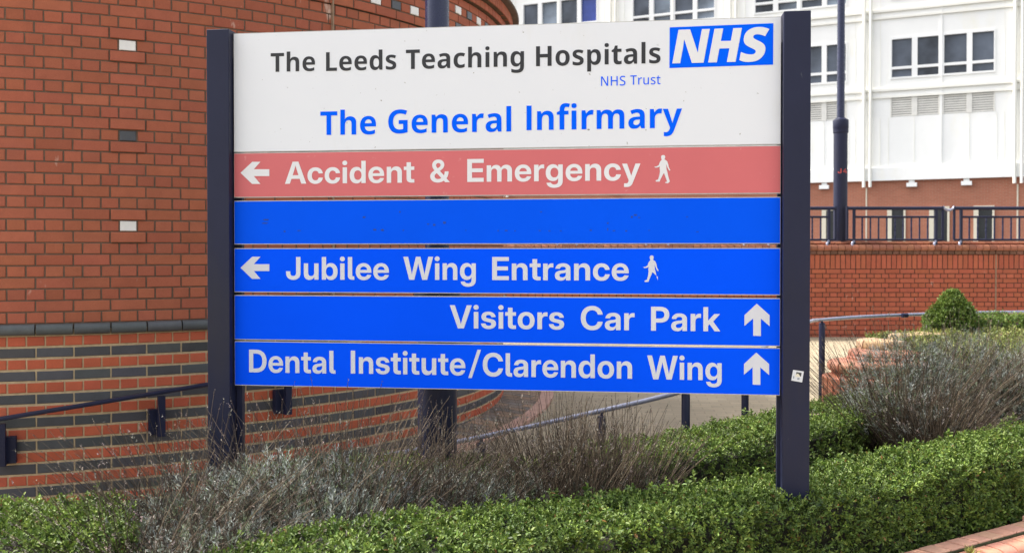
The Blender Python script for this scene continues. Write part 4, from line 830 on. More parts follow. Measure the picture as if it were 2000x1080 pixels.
words(pr_, 'sans', [('Accident', 556.8, 809.6, 600, 359, 316), ('&', 840.4, 879, 860, 356.4, 312.6), ('Emergency', 912.7, 1250.8, 930, 355.6, 311)], M['vinyl_white'])
def man(px, py, kx, ky, extra):
    P = [(p[0] * kx + px, p[1] * ky + py) for p in extra]; return P
WALK = [(56, 0), (66, 2), (70, 12), (68, 22), (64, 27), (82, 40), (90, 62), (92, 78), (102, 96), (100, 103), (92, 96), (82, 76), (76, 58), (78, 92), (82, 104), (90, 140), (96, 160), (99, 172), (86, 183), (68, 180), (72, 174), (82, 172), (76, 156), (62, 116), (52, 132), (40, 156), (34, 172), (10, 172), (8, 164), (24, 158), (32, 132), (36, 104), (34, 88), (36, 74), (24, 80), (6, 82), (0, 76), (14, 74), (28, 66), (36, 44), (48, 30), (44, 22), (43, 10), (47, 3)]
poly_px(pr_, 'pedestrian_symbol', [man(1278, 303.2, .305, .302, WALK)], M['vinyl_white'])
pb1 = panel(392, 477.4, 385.2, 476.5, M['panel_blue_faded'], 'blank blue panel with the ghost of removed letters')
res = []
for u, v, w, h in ((520, 429.5, 15, 4), (518, 436, 17, 4), (711, 424, 8, 5), (732, 449, 9, 5), (747, 449.5, 9, 5), (556, 452, 6, 5), (584, 450.5, 10, 2), (848, 439.5, 8, 5), (868, 435, 9, 6), (836, 438, 6, 3), (781, 414, 4, 4), (788, 450, 5, 3), (973, 450.5, 5, 3), (989, 450.5, 8, 3), (910, 450, 4, 2), (1006, 451, 5, 2), (1054, 450.5, 7, 2), (1073, 451, 6, 3), (1095, 451, 6, 3), (1154, 450, 6, 3), (1187, 448, 3, 8), (1199, 451, 8, 3), (1223, 451, 6, 3), (1234, 424, 7, 5), (1241, 420, 8, 5), (1248, 425, 5, 4), (1187, 436, 6, 4), (1057, 414, 5, 3), (1342, 424, 6, 2), (1268, 450, 6, 2), (1362, 453, 8, 2)):
    n = random.randint(5, 7); P = []
    for k in range(n):
        a = 2 * math.pi * k / n; P.append((u + w / 2 * math.cos(a) * random.uniform(.55, 1), v + h / 2 * math.sin(a) * random.uniform(.5, 1)))
    res.append(P)
poly_px(pb1, 'glue_residue', res, M['residue'], d=.0012)
pb2 = panel(485, 571, 484.2, 576.3, M['panel_blue'], 'blue panel pointing left to the entrance')
poly_px(pb2, 'arrow', [LEFT(185)], M['vinyl_grey'])
words(pb2, 'sans', [('Jubilee', 559, 759.8, 590, 546, 502), ('Wing', 788, 929.5, 800, 546.4, 501.6), ('Entrance', 961.4, 1228, 975, 547, 502)], M['vinyl_grey'])
WALK2 = [p for p in WALK[:17]] + [(98, 140), (78, 122), (62, 108)] + WALK[25:]
poly_px(pb2, 'pedestrian_symbol', [man(1256.5, 499, .29, .30, WALK2)], M['vinyl_grey'])
UP = lambda du, dv: [(1478 + du, 593 + dv), (1503 + du, 615.3 + dv), (1503 + du, 636.8 + dv), (1486 + du, 622 + dv), (1486 + du, 656 + dv), (1471 + du, 655.5 + dv), (1471 + du, 621.6 + dv), (1454 + du, 636.2 + dv), (1454 + du, 615.3 + dv)]
pb3 = panel(576, 664, 582.6, 675.6, M['panel_blue'], 'blue panel pointing ahead to the car park')
words(pb3, 'sans', [('Visitors', 878.6, 1102, 895, 641, 596), ('Car', 1134.4, 1239.4, 1150, 644, 598), ('Park', 1271.5, 1406.8, 1278, 645.6, 599)], M['vinyl_grey'])
poly_px(pb3, 'arrow', [UP(0, 0)], M['vinyl_grey'])
pb4 = panel(666, 752, 679.2, 772.4, M['panel_blue'], 'lowest blue panel pointing ahead')
words(pb4, 'sans', [('Dental', 486.8, 655.6, 492, 726.6, 682.6), ('Institute', 685.3, 909, 690, 729, 684.5), ('Clarendon', 943, 1234.6, 1020, 735.6, 690), ('Wing', 1264, 1409.5, 1275, 740.3, 694)], M['vinyl_grey'])
poly_px(pb4, 'lettering', [[(932.8, 682.6), (939.6, 682.8), (921.6, 737.8), (914.8, 737.6)]], M['vinyl_grey'])
poly_px(pb4, 'arrow', [UP(-1, 95.2)], M['vinyl_grey'])
# sticker on the right-hand post
dS = .0462
st = MB(); cor = [(1549.0, 722), (1570, 725.2), (1566.6, 746.5), (1545.4, 742.8)]
q = [SPt(*sz(u, v, dS), d=dS) for u, v in cor]; st.face(q[::-1])
sk = st.build('sticker', M['sticker'], postR)
def stk(uv, m, d, nm):
    b = MB(); b.face([SPt(*sz(u, v, dS), d=dS + d) for u, v in uv][::-1]); b.build(nm, m, sk)
stk([(1555.5, 726.2), (1565.6, 728), (1564.4, 735), (1554.4, 733)], M['sticker_ink'], .0006, 'printed_picture')
stk([(1558.4, 729), (1561.5, 732.5), (1563, 736), (1553, 735), (1553.5, 731.5)], M['sticker_cream'], .001, 'printed_picture')
stk([(1549, 734), (1551.5, 734.5), (1551, 739), (1548.6, 738.6)], M['sticker_grey'], .0006, 'printed_picture')
stk([(1557.5, 737.5), (1562, 737.5), (1561, 741.5), (1556.5, 741)], M['sticker_grey'], .0006, 'printed_picture')
# red marking on the thin lamp post
zj = at(1641, 334, 15.3).z
T = text_tris('sans', 'J4', 120)
def on_post(px, py):
    a = (px - 660) * .00012; w = a / .107
    return Vector((xB + .1065 * math.sin(w), 15.42 - .1065 * math.cos(w), zj + (py - 360) * .00010))
glue(lampB, 'lettering', T, on_post, M['red_mark'])

# ================================================================== PATH HANDRAIL BEHIND THE SIGN
RP = [(600, 917, 6.2), (720, 893, 6.3), (780, 884, 6.35), (895, 862, 6.5), (1100, 818.5, 6.6), (1315, 769, 6.62), (1345, 752, 6.75), (1456, 700, 7.8), (1540, 648, 8.7), (1582, 627.5, 9.2), (1606, 624.5, 9.5), (1680, 619, 9.8), (1816, 613, 10.2), (1900, 610.5, 10.5), (2000, 609, 11), (2150, 606, 11.8)]
RPw = [at(*p) for p in RP]
ph = empty('path_handrail', at(1345, 835, 6.65), 'navy tube handrail on posts running beside the paved path', 'handrail')
def cr(P, n=6):
    out = []
    for i in range(len(P) - 1):
        p0, p1, p2, p3 = P[max(i - 1, 0)], P[i], P[i + 1], P[min(i + 2, len(P) - 1)]
        for k in range(n):
            t = k / n; out.append(.5 * ((2 * p1) + (p2 - p0) * t + (2 * p0 - 5 * p1 + 4 * p2 - p3) * t * t + (3 * p1 - p0 - 3 * p2 + p3) * t ** 3))
    return out + [P[-1]]
b = MB(); b.tube(cr(RPw, 3), .0168, 12); b.build('rail', M['rail'], ph, smooth=True)
for u, Y in ((690, 6.27), (940, 6.52), (1175, 6.6), (1340, 6.63), (1456, 7.8), (1606, 9.5), (2060, 11.3)):
    x = at(u, 493, Y).x
    zt = min((p - Vector((x, Y, p.z))).length * 100 + p.z for p in cr(RPw, 8)) if False else min(cr(RPw, 10), key=lambda p: (p.x - x) ** 2 + (p.y - Y) ** 2).z
    z0 = gz(x, Y) - .3
    b = MB(); b.lathe((x, Y), [(.029, z0), (.029, zt - .038), (.026, zt - .030), (.012, zt - .026), (.011, zt - .008)], 16)
    b.build('post', M['navy'], ph, smooth=True, autosmooth=40)
jx = at(1767, 616, 10.0); b = MB(); b.tube([jx + Vector((-.03, -.005, -.0)), jx + Vector((.03, .005, .0))], .023, 12); b.build('joint_sleeve', M['navy'], ph, smooth=True)
# ================================================================== PLANTS
def norm(a): return a / np.maximum(np.linalg.norm(a, axis=1, keepdims=True), 1e-9)
def leaves(base, l, nrm, L, W, col, fold=.25, slim=False):
    """oval leaves: base (n,3), direction l, surface normal nrm, length L, width W (n,), col (n,3) -> V, F, C"""
    n = len(base); w = norm(np.cross(l, nrm)); nn = norm(np.cross(w, l))
    L = L[:, None]; W = W[:, None]
    if slim:
        V = np.stack([base - w * W * .35, base + l * L * .5 + w * W * -.5 + nn * L * .06, base + l * L, base + l * L * .5 + w * W * .5 + nn * L * .06], 1)
        F = np.arange(n * 4).reshape(n, 4); return V.reshape(-1, 3), F, np.repeat(col, 4, 0)
    up = nn * W * fold; dr = -nn * L * .08
    V = np.stack([base, base + l * L * .28 + w * W * .42 + up, base + l * L * .70 + w * W * .40 + up + dr * .5, base + l * L + dr,
                  base + l * L * .70 - w * W * .40 + up + dr * .5, base + l * L * .28 - w * W * .42 + up], 1)
    k = np.arange(n)[:, None] * 6
    F = np.concatenate([k + np.array([[0, 1, 2, 3]]), k + np.array([[3, 4, 5, 0]])], 0)
    return V.reshape(-1, 3), F, np.repeat(col, 6, 0)
def join(parts):
    V = []; F = []; C = []; o = 0
    for v, f, c in parts: V.append(v); F.append(f + o); C.append(c); o += len(v)
    return np.concatenate(V), np.concatenate(F), np.concatenate(C)
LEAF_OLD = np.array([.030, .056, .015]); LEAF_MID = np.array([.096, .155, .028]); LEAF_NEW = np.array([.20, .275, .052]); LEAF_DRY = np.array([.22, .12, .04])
def sprigs(p, n, tiers=4, leaf=.016, step=.008, fresh=.5, spread=.5, upb=.5):
    """opposite leaf pairs on short shoots that grow from p along n"""
    N = len(p)
    S = rng.uniform(.68, 1.3, N)[:, None]
    a = norm(n * .6 + np.array([0, 0, upb]) + rng.normal(0, spread, (N, 3)))
    r = norm(np.cross(a, rng.normal(0, 1, (N, 3)))); q = np.cross(a, r)
    age = np.clip(rng.beta(1.6, 1.6, N) * .6 + fresh - .3 + rng.normal(0, .1, N), 0, 1)
    parts = []
    for t in range(tiers):
        f = t / max(tiers - 1, 1)
        u = r if t % 2 == 0 else q
        for s in (1, -1):
            keep = rng.random(N) < .93
            l = norm(u * s * (1.0 - .45 * f) + a * (.35 + .65 * f) + rng.normal(0, .22, (N, 3)))[keep]
            b = (p + a * step * t * S * rng.uniform(.7, 1.3, (N, 1)))[keep]
            m = len(b); LL = leaf * S[keep, 0] * (1.05 - .38 * f) * rng.uniform(.75, 1.25, m)
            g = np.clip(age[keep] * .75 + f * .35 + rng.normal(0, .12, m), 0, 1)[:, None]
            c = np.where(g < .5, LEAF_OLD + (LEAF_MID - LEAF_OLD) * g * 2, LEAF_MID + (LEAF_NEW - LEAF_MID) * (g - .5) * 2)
            c = c * rng.uniform(.8, 1.2, (m, 1)) * rng.uniform(.92, 1.08, (m, 3))
            dry = rng.random(m) < .013; c[dry] = LEAF_DRY * rng.uniform(.6, 1.2, (dry.sum(), 1))
            parts.append(leaves(b, l, a[keep] * .8 + rng.normal(0, .25, (m, 3)), LL, LL * rng.uniform(.48, .62, m), c))
    return join(parts)
def lump(x, y, s=1.0):
    return .5 * np.sin(x * 5.1 * s + 1.3) * np.sin(y * 4.3 * s + .4) + .3 * np.sin(x * 11.7 * s + y * 7.9 * s) + .2 * np.sin(y * 17.3 * s - x * 13.1 * s + 2.)
def hedge(name, line, label, tint=None, dens=2300, leaf=.016, fresh=.5, sides=(1, 1, 1, 1), group=None, tall=0, cat='hedge', dens_side=None):
    """line: (x, y, half width, z top, z bottom)"""
    line = np.array(line, float)
    c = line.mean(0)
    root = empty(name, (c[0], c[1], line[:, 4].min()), label, cat, group)
    seg = np.linalg.norm(np.diff(line[:, :2], axis=0), axis=1); cum = np.concatenate([[0], np.cumsum(seg)]); LT = cum[-1]
    ip = lambda s: np.stack([np.interp(s, cum, line[:, k]) for k in range(5)], 1)
    def tang(s):
        e = .15; a = ip(np.clip(s - e, 0, LT)); b = ip(np.clip(s + e, 0, LT)); t = norm((b - a)[:, :2]); return t
    P = []; Nn = []
    W = line[:, 2].mean() * 2; H = (line[:, 3] - line[:, 4]).mean()
    # top (two layers so that gaps show leaves, not the core)
    for layer, dz in ((0, 0.), (1, -.022)):
        n = int(dens * LT * W * (1 if layer == 0 else .6)); s = rng.uniform(0, LT, n); q = ip(s); t = tang(s); w = rng.uniform(-1, 1, n)
        nr = np.stack([t[:, 1], -t[:, 0]], 1)
        xy = q[:, :2] + nr * (w * q[:, 2])[:, None]
        edge = np.abs(w) ** 6 * .03
        z = q[:, 3] + lump(xy[:, 0], xy[:, 1]) * .026 - edge + dz + rng.normal(0, .006, n)
        P.append(np.column_stack([xy, z])); Nn.append(np.column_stack([nr * (w ** 5 * .5)[:, None], np.ones(n)]))
    for k, sgn in ((0, 1), (1, -1)):
        if not sides[k]: continue
        for layer, dd in ((0, 0.), (1, -.025)):
            n = int((dens_side or dens) * LT * H * (1 if layer == 0 else .6)); s = rng.uniform(0, LT, n); q = ip(s); t = tang(s)
            nr = np.stack([t[:, 1], -t[:, 0]], 1) * sgn; f = rng.uniform(0, 1, n)
            z = q[:, 4] + (q[:, 3] - q[:, 4]) * f
            off = q[:, 2] + lump(s * 1.3, z * 2.2 + sgn) * .022 + dd + rng.normal(0, .006, n) - .03 * f ** 8
            P.append(np.column_stack([q[:, :2] + nr * off[:, None], z])); Nn.append(np.column_stack([nr, np.full(n, .15)]))
    for k, s0 in ((2, 0.), (3, LT)):
        if not sides[k]: continue
        q0 = ip(np.array([s0]))[0]; t = tang(np.array([s0]))[0] * (-1 if k == 2 else 1); nr = np.array([t[1], -t[0]])
        n = int(dens * q0[2] * 2 * H * 1.3); w = rng.uniform(-1, 1, n); f = rng.uniform(0, 1, n); z = q0[4] + (q0[3] - q0[4]) * f
        off = lump(w * 1.3, z * 2.2) * .02 - rng.uniform(0, .025, n)
        P.append(np.column_stack([q0[:2] + nr * (w * q0[2])[:, None] + t * off[:, None], z])); Nn.append(np.column_stack([np.tile(t, (n, 1)), np.full(n, .15)]))
    P = np.concatenate(P); Nn = norm(np.concatenate(Nn))
    hole = lump(P[:, 0] * 3.1 + P[:, 2] * 2., P[:, 1] * 3.1 - P[:, 2] * 5.) > .34
    ok = ~(hole & (rng.random(len(P)) < .75)); P = P[ok]; Nn = Nn[ok]
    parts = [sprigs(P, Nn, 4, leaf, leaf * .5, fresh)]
    if tall:                                              # unclipped shoots that stand above the cut surface
        s = rng.uniform(0, LT, tall); q = ip(s); t = tang(s); nr = np.stack([t[:, 1], -t[:, 0]], 1); w = rng.uniform(-1, 1, tall)
        b = np.column_stack([q[:, :2] + nr * (w * q[:, 2])[:, None], q[:, 3] - .01])
        ax = norm(np.column_stack([rng.normal(0, .3, (tall, 2)), np.ones(tall)])); h = rng.uniform(.01, .085, tall) * rng.uniform(.3, 1, tall)
        for f in np.linspace(0, 1, 7):
            parts.append(sprigs(b + ax * (h * f)[:, None], ax, 2, leaf * 1.15, leaf * .4, fresh - .05 + .15 * f, spread=.12))
    V, F, C = join(parts)
    # patches of younger and older growth along the hedge
    k = lump(V[:, 0] * 1.7 + V[:, 2], V[:, 1] * 1.7 - V[:, 2])[:, None]
    C = C * (1 + .28 * k * np.array([1.1, 1., .8]))
    if tint: C = C * np.array(tint)
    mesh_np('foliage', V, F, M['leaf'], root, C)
    # dark filler core, its twig tone gives the shade between the leaves
    mb = MB(); rows = []
    for s in np.linspace(0.04, LT - .04, max(3, int(LT / .15))):
        q = ip(np.array([s]))[0]; t = tang(np.array([s]))[0]; nr = np.array([t[1], -t[0]]); hw = q[2] - .085
        row = []
        for (w, z) in ((-1, q[4]), (-1, q[3] - .09), (-.8, q[3] - .055), (0, q[3] - .05), (.8, q[3] - .055), (1, q[3] - .09), (1, q[4])):
            xy = q[:2] + nr * w * hw; row.append((xy[0], xy[1], z + float(lump(xy[0] * 3, xy[1] * 3)) * .01))
        rows.append(row)
    mb.grid(rows); mb.face(rows[0][::-1]); mb.face(rows[-1])
    mb.build('dark_core', M['twig_shade'], root)
    return root

# soil of the raised bed and of the far bed
mb = MB()
xs = lin(-3.2, 4.4, 40); ys = lin(3.2, 7.6, 24)
def bed_front(x): return 4.64 + .649 * (x - 1.83)
def zsoil(x, y): return .13 + .02 * math.sin(x * 3.1) * math.sin(y * 4.2) + .03 * math.sin(x * 1.3 + y)
rows = []
for i in range(41):
    x = -2.9 + i * .17; f = bed_front(x) + .03 if x > -.2 else bed_front(-.2) + .03 - (x + .2) * -.0
    bk = 5.25 + .62 * (x + .6) if x > -.6 else 5.25 + .10 * (x + .6)
    bk = max(bk + .35, f + .5)
    rows.append([(x, f + (bk - f) * j / 14, zsoil(x, f + (bk - f) * j / 14) - (0 if j < 14 else .45)) for j in range(15)])
mb.grid(rows); tag(mb.build('soil', M['soil']), kind='structure')

hedge('box_hedge', [(-1.02, 3.46, .26, .48, .10), (-.75, 3.62, .30, .51, .10), (-.35, 3.82, .30, .515, .10), (.5, 4.22, .28, .505, .10), (1.35, 4.64, .25, .49, .12), (2.1, 5.16, .23, .515, .14), (3.0, 5.80, .24, .53, .15), (4.0, 6.5, .25, .54, .16)],
      'long clipped box hedge in the foreground, right post of the sign standing in it', dens=2200, leaf=.0195, fresh=.52, sides=(1, 0, 1, 0), tall=480, dens_side=2100)
hedge('box_hedge', [(.33, 5.22, .25, .50, .05), (.92, 5.62, .26, .51, .05), (1.67, 6.25, .28, .52, .05), (2.38, 6.97, .30, .52, .05), (3.0, 7.60, .29, .51, .05)],
      'clipped box hedge behind the sign, between the sign and the path handrail', dens=1900, dens_side=1200, leaf=.019, fresh=.55, sides=(1, 0, 1, 1), tall=90)
hedge('box_hedge', [(-2.75, 3.72, .42, .50, .02), (-2.1, 3.92, .42, .51, .02), (-1.62, 4.16, .36, .50, .02)],
      'bright clipped box hedge in the bottom left corner below the brick wall', dens=1900, leaf=.020, fresh=.64, sides=(1, 1, 1, 1), tall=120)
hedge('box_hedge', [(-1.5, 4.98, .16, .47, .05), (-.6, 5.25, .16, .49, .05), (.35, 5.30, .18, .47, .05)],
      'low strip of box hedge showing green through the lavender under the sign', dens=2000, leaf=.0165, fresh=.62, sides=(1, 0, 1, 1), tall=60)
hedge('box_hedge', [(3.55, 8.7, 1.0, .80, .1), (4.6, 8.8, 1.05, .82, .1), (5.8, 9.0, 1.1, .84, .1)],
      'wide pale clipped hedge behind the tall lavender on the right', tint=(1.25, 1.0, 1.5), dens=900, leaf=.026, fresh=.8, sides=(1, 0, 1, 1), tall=60)
hedge('box_hedge', [(4.55, 10.1, .28, .93, .1), (5.3, 10.15, .28, .93, .1), (6.4, 10.3, .28, .94, .1)],
      'dark low box hedge to the right of the cone shaped topiary', dens=1500, leaf=.022, fresh=.5, sides=(1, 0, 1, 1), tall=50)

# topiary
tc = at(1862, 640, 9.7); tz0, tz1 = .72, at(1862, 572, 9.7).z
top = empty('topiary', (tc.x, tc.y, tz0 - .6), 'box bush clipped to a rounded cone, above the planter on the right', 'topiary')
n = 3600; f = rng.uniform(0, 1, n) ** .8; ang = rng.uniform(0, 2 * np.pi, n)
prof = lambda f: np.interp(f, [0, .12, .35, .62, .85, 1], [.20, .232, .228, .175, .10, .025])
rr = prof(f) * (1 + .15 * np.sin(ang * 2 + f * 5 + 1) + .09 * np.sin(ang * 5 - f * 9)) * rng.uniform(.84, 1.07, n)
P = np.column_stack([tc.x - .015 * f + rr * np.cos(ang), tc.y + rr * np.sin(ang), tz0 + (tz1 - tz0) * f])
Nn = norm(np.column_stack([np.cos(ang), np.sin(ang), np.full(n, .6)]))
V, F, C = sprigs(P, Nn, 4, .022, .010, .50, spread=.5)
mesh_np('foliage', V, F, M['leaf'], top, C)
b = MB(); b.lathe((tc.x, tc.y), [(.03, .1), (.03, tz0 - .02), (.17, tz0), (.20, tz0 + .06), (.18, tz0 + .16), (.11, tz0 + .30), (.03, tz1 - .06)], 14); b.build('dark_core', M['twig_shade'], top, smooth=True)  # dark filler standing in for the shaded inside of the bush

# ------------------------------------------------------------------ lavender
def tubes(P, r, col):
    """P (n,k,3) polylines -> three-sided tubes of radius r (n,k)"""
    n, k, _ = P.shape
    T = np.gradient(P, axis=1); T /= np.maximum(np.linalg.norm(T, axis=2, keepdims=True), 1e-9)
    A = np.cross(T, np.array([.31, .77, .2])); A /= np.maximum(np.linalg.norm(A, axis=2, keepdims=True), 1e-9); B = np.cross(T, A)
    R = [P + (A * math.cos(w) + B * math.sin(w)) * r[:, :, None] for w in (0, 2.094, 4.189)]
    V = np.stack(R, 2).reshape(-1, 3)                     # n,k,3
    F = []
    base = np.arange(n)[:, None] * k * 3
    for i in range(k - 1):
        for j in range(3):
            F.append(base + np.array([[i * 3 + j, i * 3 + (j + 1) % 3, (i + 1) * 3 + (j + 1) % 3, (i + 1) * 3 + j]]))
    return V, np.concatenate(F), np.repeat(col, k * 3, 0)
STEM = np.array([[.080, .058, .042], [.060, .046, .035], [.108, .082, .058], [.040, .031, .025], [.18, .14, .098]])
GREY = np.array([[.135, .155, .125], [.19, .21, .19], [.075, .09, .06], [.11, .14, .075], [.25, .27, .255]])
def lavender(x, y, zb, rad_, hf, hs, label, ns=260, nl=300, lean=(0, 0), grey=1., spreadk=.55, heads=True):
    root = empty('lavender_bush', (x, y, zb), label, 'lavender', 'dry lavender bushes')
    # flower stalks
    n = ns
    a = rng.uniform(0, 2 * np.pi, n); q = np.sqrt(rng.uniform(0, 1, n)); h = hs * rng.uniform(.62, 1.0, n) * (1 - .16 * q)
    b0 = np.column_stack([x + q * np.cos(a) * rad_ * .45, y + q * np.sin(a) * rad_ * .45, np.full(n, zb)])
    out = np.column_stack([np.cos(a) * q, np.sin(a) * q, np.zeros(n)]) * (spreadk * hs)
    out = out + np.array([lean[0], lean[1], 0]) * h[:, None] + rng.normal(0, .05, (n, 3)) * [1, 1, 0]
    K = 6; f = np.linspace(0, 1, K)[None, :, None]
    bend = rng.normal(0, .025, (n, 1, 3)) * np.sin(f * np.pi) * [1, 1, .3]
    P = b0[:, None, :] + out[:, None, :] * (f ** 1.25) + np.array([0, 0, 1.]) * (h[:, None, None] * (f - .10 * q[:, None, None] * f ** 2)) + bend
    r = np.linspace(.0016, .0009, K)[None, :] * rng.uniform(.8, 1.35, (n, 1))
    col = STEM[rng.integers(0, len(STEM), n)] * rng.uniform(.75, 1.2, (n, 1))
    parts = [tubes(P, r, col)]
    # woody twigs low down
    m = 120; a2 = rng.uniform(0, 2 * np.pi, m); q2 = np.sqrt(rng.uniform(0, 1, m))
    c0 = np.column_stack([x + q2 * np.cos(a2) * rad_ * .3, y + q2 * np.sin(a2) * rad_ * .3, np.full(m, zb - .02)])
    o2 = np.column_stack([np.cos(a2) * q2 * rad_, np.sin(a2) * q2 * rad_, hf * rng.uniform(.5, .95, m)]) + rng.normal(0, .03, (m, 3))
    f2 = np.linspace(0, 1, 5)[None, :, None]
    P2 = c0[:, None, :] + o2[:, None, :] * f2 + rng.normal(0, .02, (m, 5, 3)) * f2
    parts.append(tubes(P2, np.linspace(.0045, .0018, 5)[None, :] * rng.uniform(.7, 1.2, (m, 1)), STEM[rng.integers(0, 4, m)] * rng.uniform(.5, .9, (m, 1))))
    V, F, C = join(parts); mesh_np('stems', V, F, M['lav_stem'], root, C)
    # grey-green leaf tufts
    nt = nl
    if nt:
        a3 = rng.uniform(0, 2 * np.pi, nt); q3 = np.sqrt(rng.uniform(0, 1, nt)); zt = zb + hf * (rng.uniform(.30, 1.0, nt) ** .8) * (1 - .38 * q3 ** 2)
        clump = .5 + .5 * lump(x + q3 * np.cos(a3) * 2.2, y + q3 * np.sin(a3) * 2.2 + zt * 3, 1.3)
        keep = rng.random(nt) < .35 + .8 * clump
        a3, q3, zt = a3[keep], q3[keep], zt[keep]; nt = len(a3)
        tp = np.column_stack([x + q3 * np.cos(a3) * rad_ * 1.02 + lean[0] * .4 * (zt - zb), y + q3 * np.sin(a3) * rad_ * 1.02 + lean[1] * .4 * (zt - zb), zt])
        ax = norm(np.column_stack([np.cos(a3) * q3 * .8, np.sin(a3) * q3 * .8, np.ones(nt)]) + rng.normal(0, .28, (nt, 3)))
        tone = GREY[rng.integers(0, len(GREY), nt)] * rng.uniform(.7, 1.15, (nt, 1)) * (.75 + .8 * clump[keep])[:, None]
        LP = []
        for k in range(11):
            ph_ = rng.uniform(0, 2 * np.pi, nt); u = norm(np.cross(ax, rng.normal(0, 1, (nt, 3))))
            l = norm(ax * rng.uniform(.5, 1.3, (nt, 1)) + u * .8); b = tp + ax * (k * .006)
            LP.append(leaves(b, l, u + rng.normal(0, .2, (nt, 3)), rng.uniform(.022, .042, nt) * (1.1 - k * .05), rng.uniform(.0032, .0052, nt), np.clip(tone * rng.uniform(.8, 1.2, (nt, 1)) * grey, 0, 1), slim=True))
        V, F, C = join(LP); mesh_np('leaves', V, F, M['lav_leaf'], root, C)
    if heads:
        tip = P[:, -1]; d = norm(P[:, -1] - P[:, -2]); keep = rng.random(n) < .7; tip = tip[keep]; d = d[keep]; m = len(tip); LP = []
        hc = np.array([.155, .135, .115]) * rng.uniform(.6, 1.7, (m, 1)) * rng.uniform(.9, 1.1, (m, 3))
        for k in range(9):
            u = norm(np.cross(d, rng.normal(0, 1, (m, 3)))); b = tip + d * (rng.uniform(-.022, .012, (m, 1)))
            LP.append(leaves(b, norm(d * .8 + u * .9), u, rng.uniform(.005, .009, m), rng.uniform(.003, .005, m), hc * rng.uniform(.7, 1.3, (m, 1)), slim=True))
        V, F, C = join(LP); mesh_np('dry_flower_heads', V, F, M['lav_stem'], root, C)
    return root
def lav_at(u, Y, *a, zb=.13, **k):
    p = at(u, 493, Y); return lavender(p.x, Y, zb, *a, **k)
lav_at(265, 4.05, 0.32, 0.40, 0.72, 'sprawling brown lavender bush beside the bottom left hedge', grey=1.15, ns=291, nl=420, lean=(.18, -.10), spreadk=.75)
lav_at(385, 4.42, 0.32, 0.52, 0.88, 'lavender bush at the foot of the left post', grey=1.15, ns=261, nl=620, spreadk=.65)
lav_at(430, 3.86, 0.32, 0.40, 0.58, 'brown lavender bush spilling over the front hedge, left of centre', grey=1.15, ns=307, nl=520, lean=(.05, -.15), spreadk=.7)
lav_at(300, 3.62, 0.27, 0.36, 0.51, 'low lavender bush cut by the bottom edge of the photo', grey=1.15, ns=307, nl=260, lean=(-.05, -.1), spreadk=.8)
lav_at(550, 4.48, 0.36, 0.56, 0.90, 'silvery grey lavender bush under the left end of the lowest panel', ns=183, nl=1300, grey=1.3, spreadk=.65)
lav_at(670, 4.60, 0.34, 0.54, 0.97, 'lavender bush with scattered tall stalks, left of the thick lamp post', grey=1.15, ns=230, nl=800, spreadk=.7)
lav_at(660, 4.15, 0.29, 0.43, 0.58, 'low lavender bush with bent stalks behind the front hedge', grey=1.15, ns=230, nl=600, lean=(.10, -.05), spreadk=.65)
lav_at(790, 4.70, 0.29, 0.45, 0.79, 'lavender bush in front of the thick lamp post', grey=1.15, ns=253, nl=608, spreadk=.55, lean=(.08, 0))
lav_at(890, 4.76, 0.29, 0.40, 0.84, 'lavender bush right of the thick lamp post, arching stalks', grey=1.15, ns=209, nl=512, spreadk=.45, lean=(.12, 0))
lav_at(985, 4.90, 0.27, 0.40, 0.72, 'lavender bush of pale straw stalks under the middle of the sign', grey=1.15, ns=135, nl=672, spreadk=.5)
lav_at(1150, 4.86, .18, .34, .80, 'dark brown clump of dry lavender stems beside the path rail', grey=1.15, ns=318, nl=192, spreadk=.34)
lav_at(1085, 4.92, 0.21, 0.38, 0.90, 'dense dark tuft of upright lavender stalks in front of the path rail', grey=1.15, ns=365, nl=276, spreadk=.38)
lav_at(1215, 5.02, 0.23, 0.38, 0.81, 'upright dry lavender at the left end of the hedge behind the sign', grey=1.15, ns=353, nl=288, spreadk=.40)
lav_at(1502, 5.02, 0.10, 0.24, 0.22, 'small silver lavender plant close to the right post of the sign', ns=14, nl=150, grey=1.5, heads=False)
lav_at(1768, 6.60, 0.40, 0.89, 1.17, 'tall grey lavender bush in front of the stepped brick planter', ns=356, nl=1700, zb=.15, grey=0.83, spreadk=.62)
lav_at(1828, 6.25, 0.24, 0.45, 0.75, 'straw coloured lavender bush with parallel upright stalks, right of the sign', ns=798, nl=160, zb=.15, grey=0.80, spreadk=.5)
lav_at(1893, 7.00, 0.42, 0.87, 1.14, 'big grey lavender bush in front of the pale hedge', ns=420, nl=1900, zb=.15, grey=0.83, spreadk=.55)
lav_at(2003, 6.80, 0.40, 0.79, 1.09, 'grey lavender bush cut by the right edge of the photo', ns=462, nl=1800, zb=.15, grey=1.03, spreadk=.5)

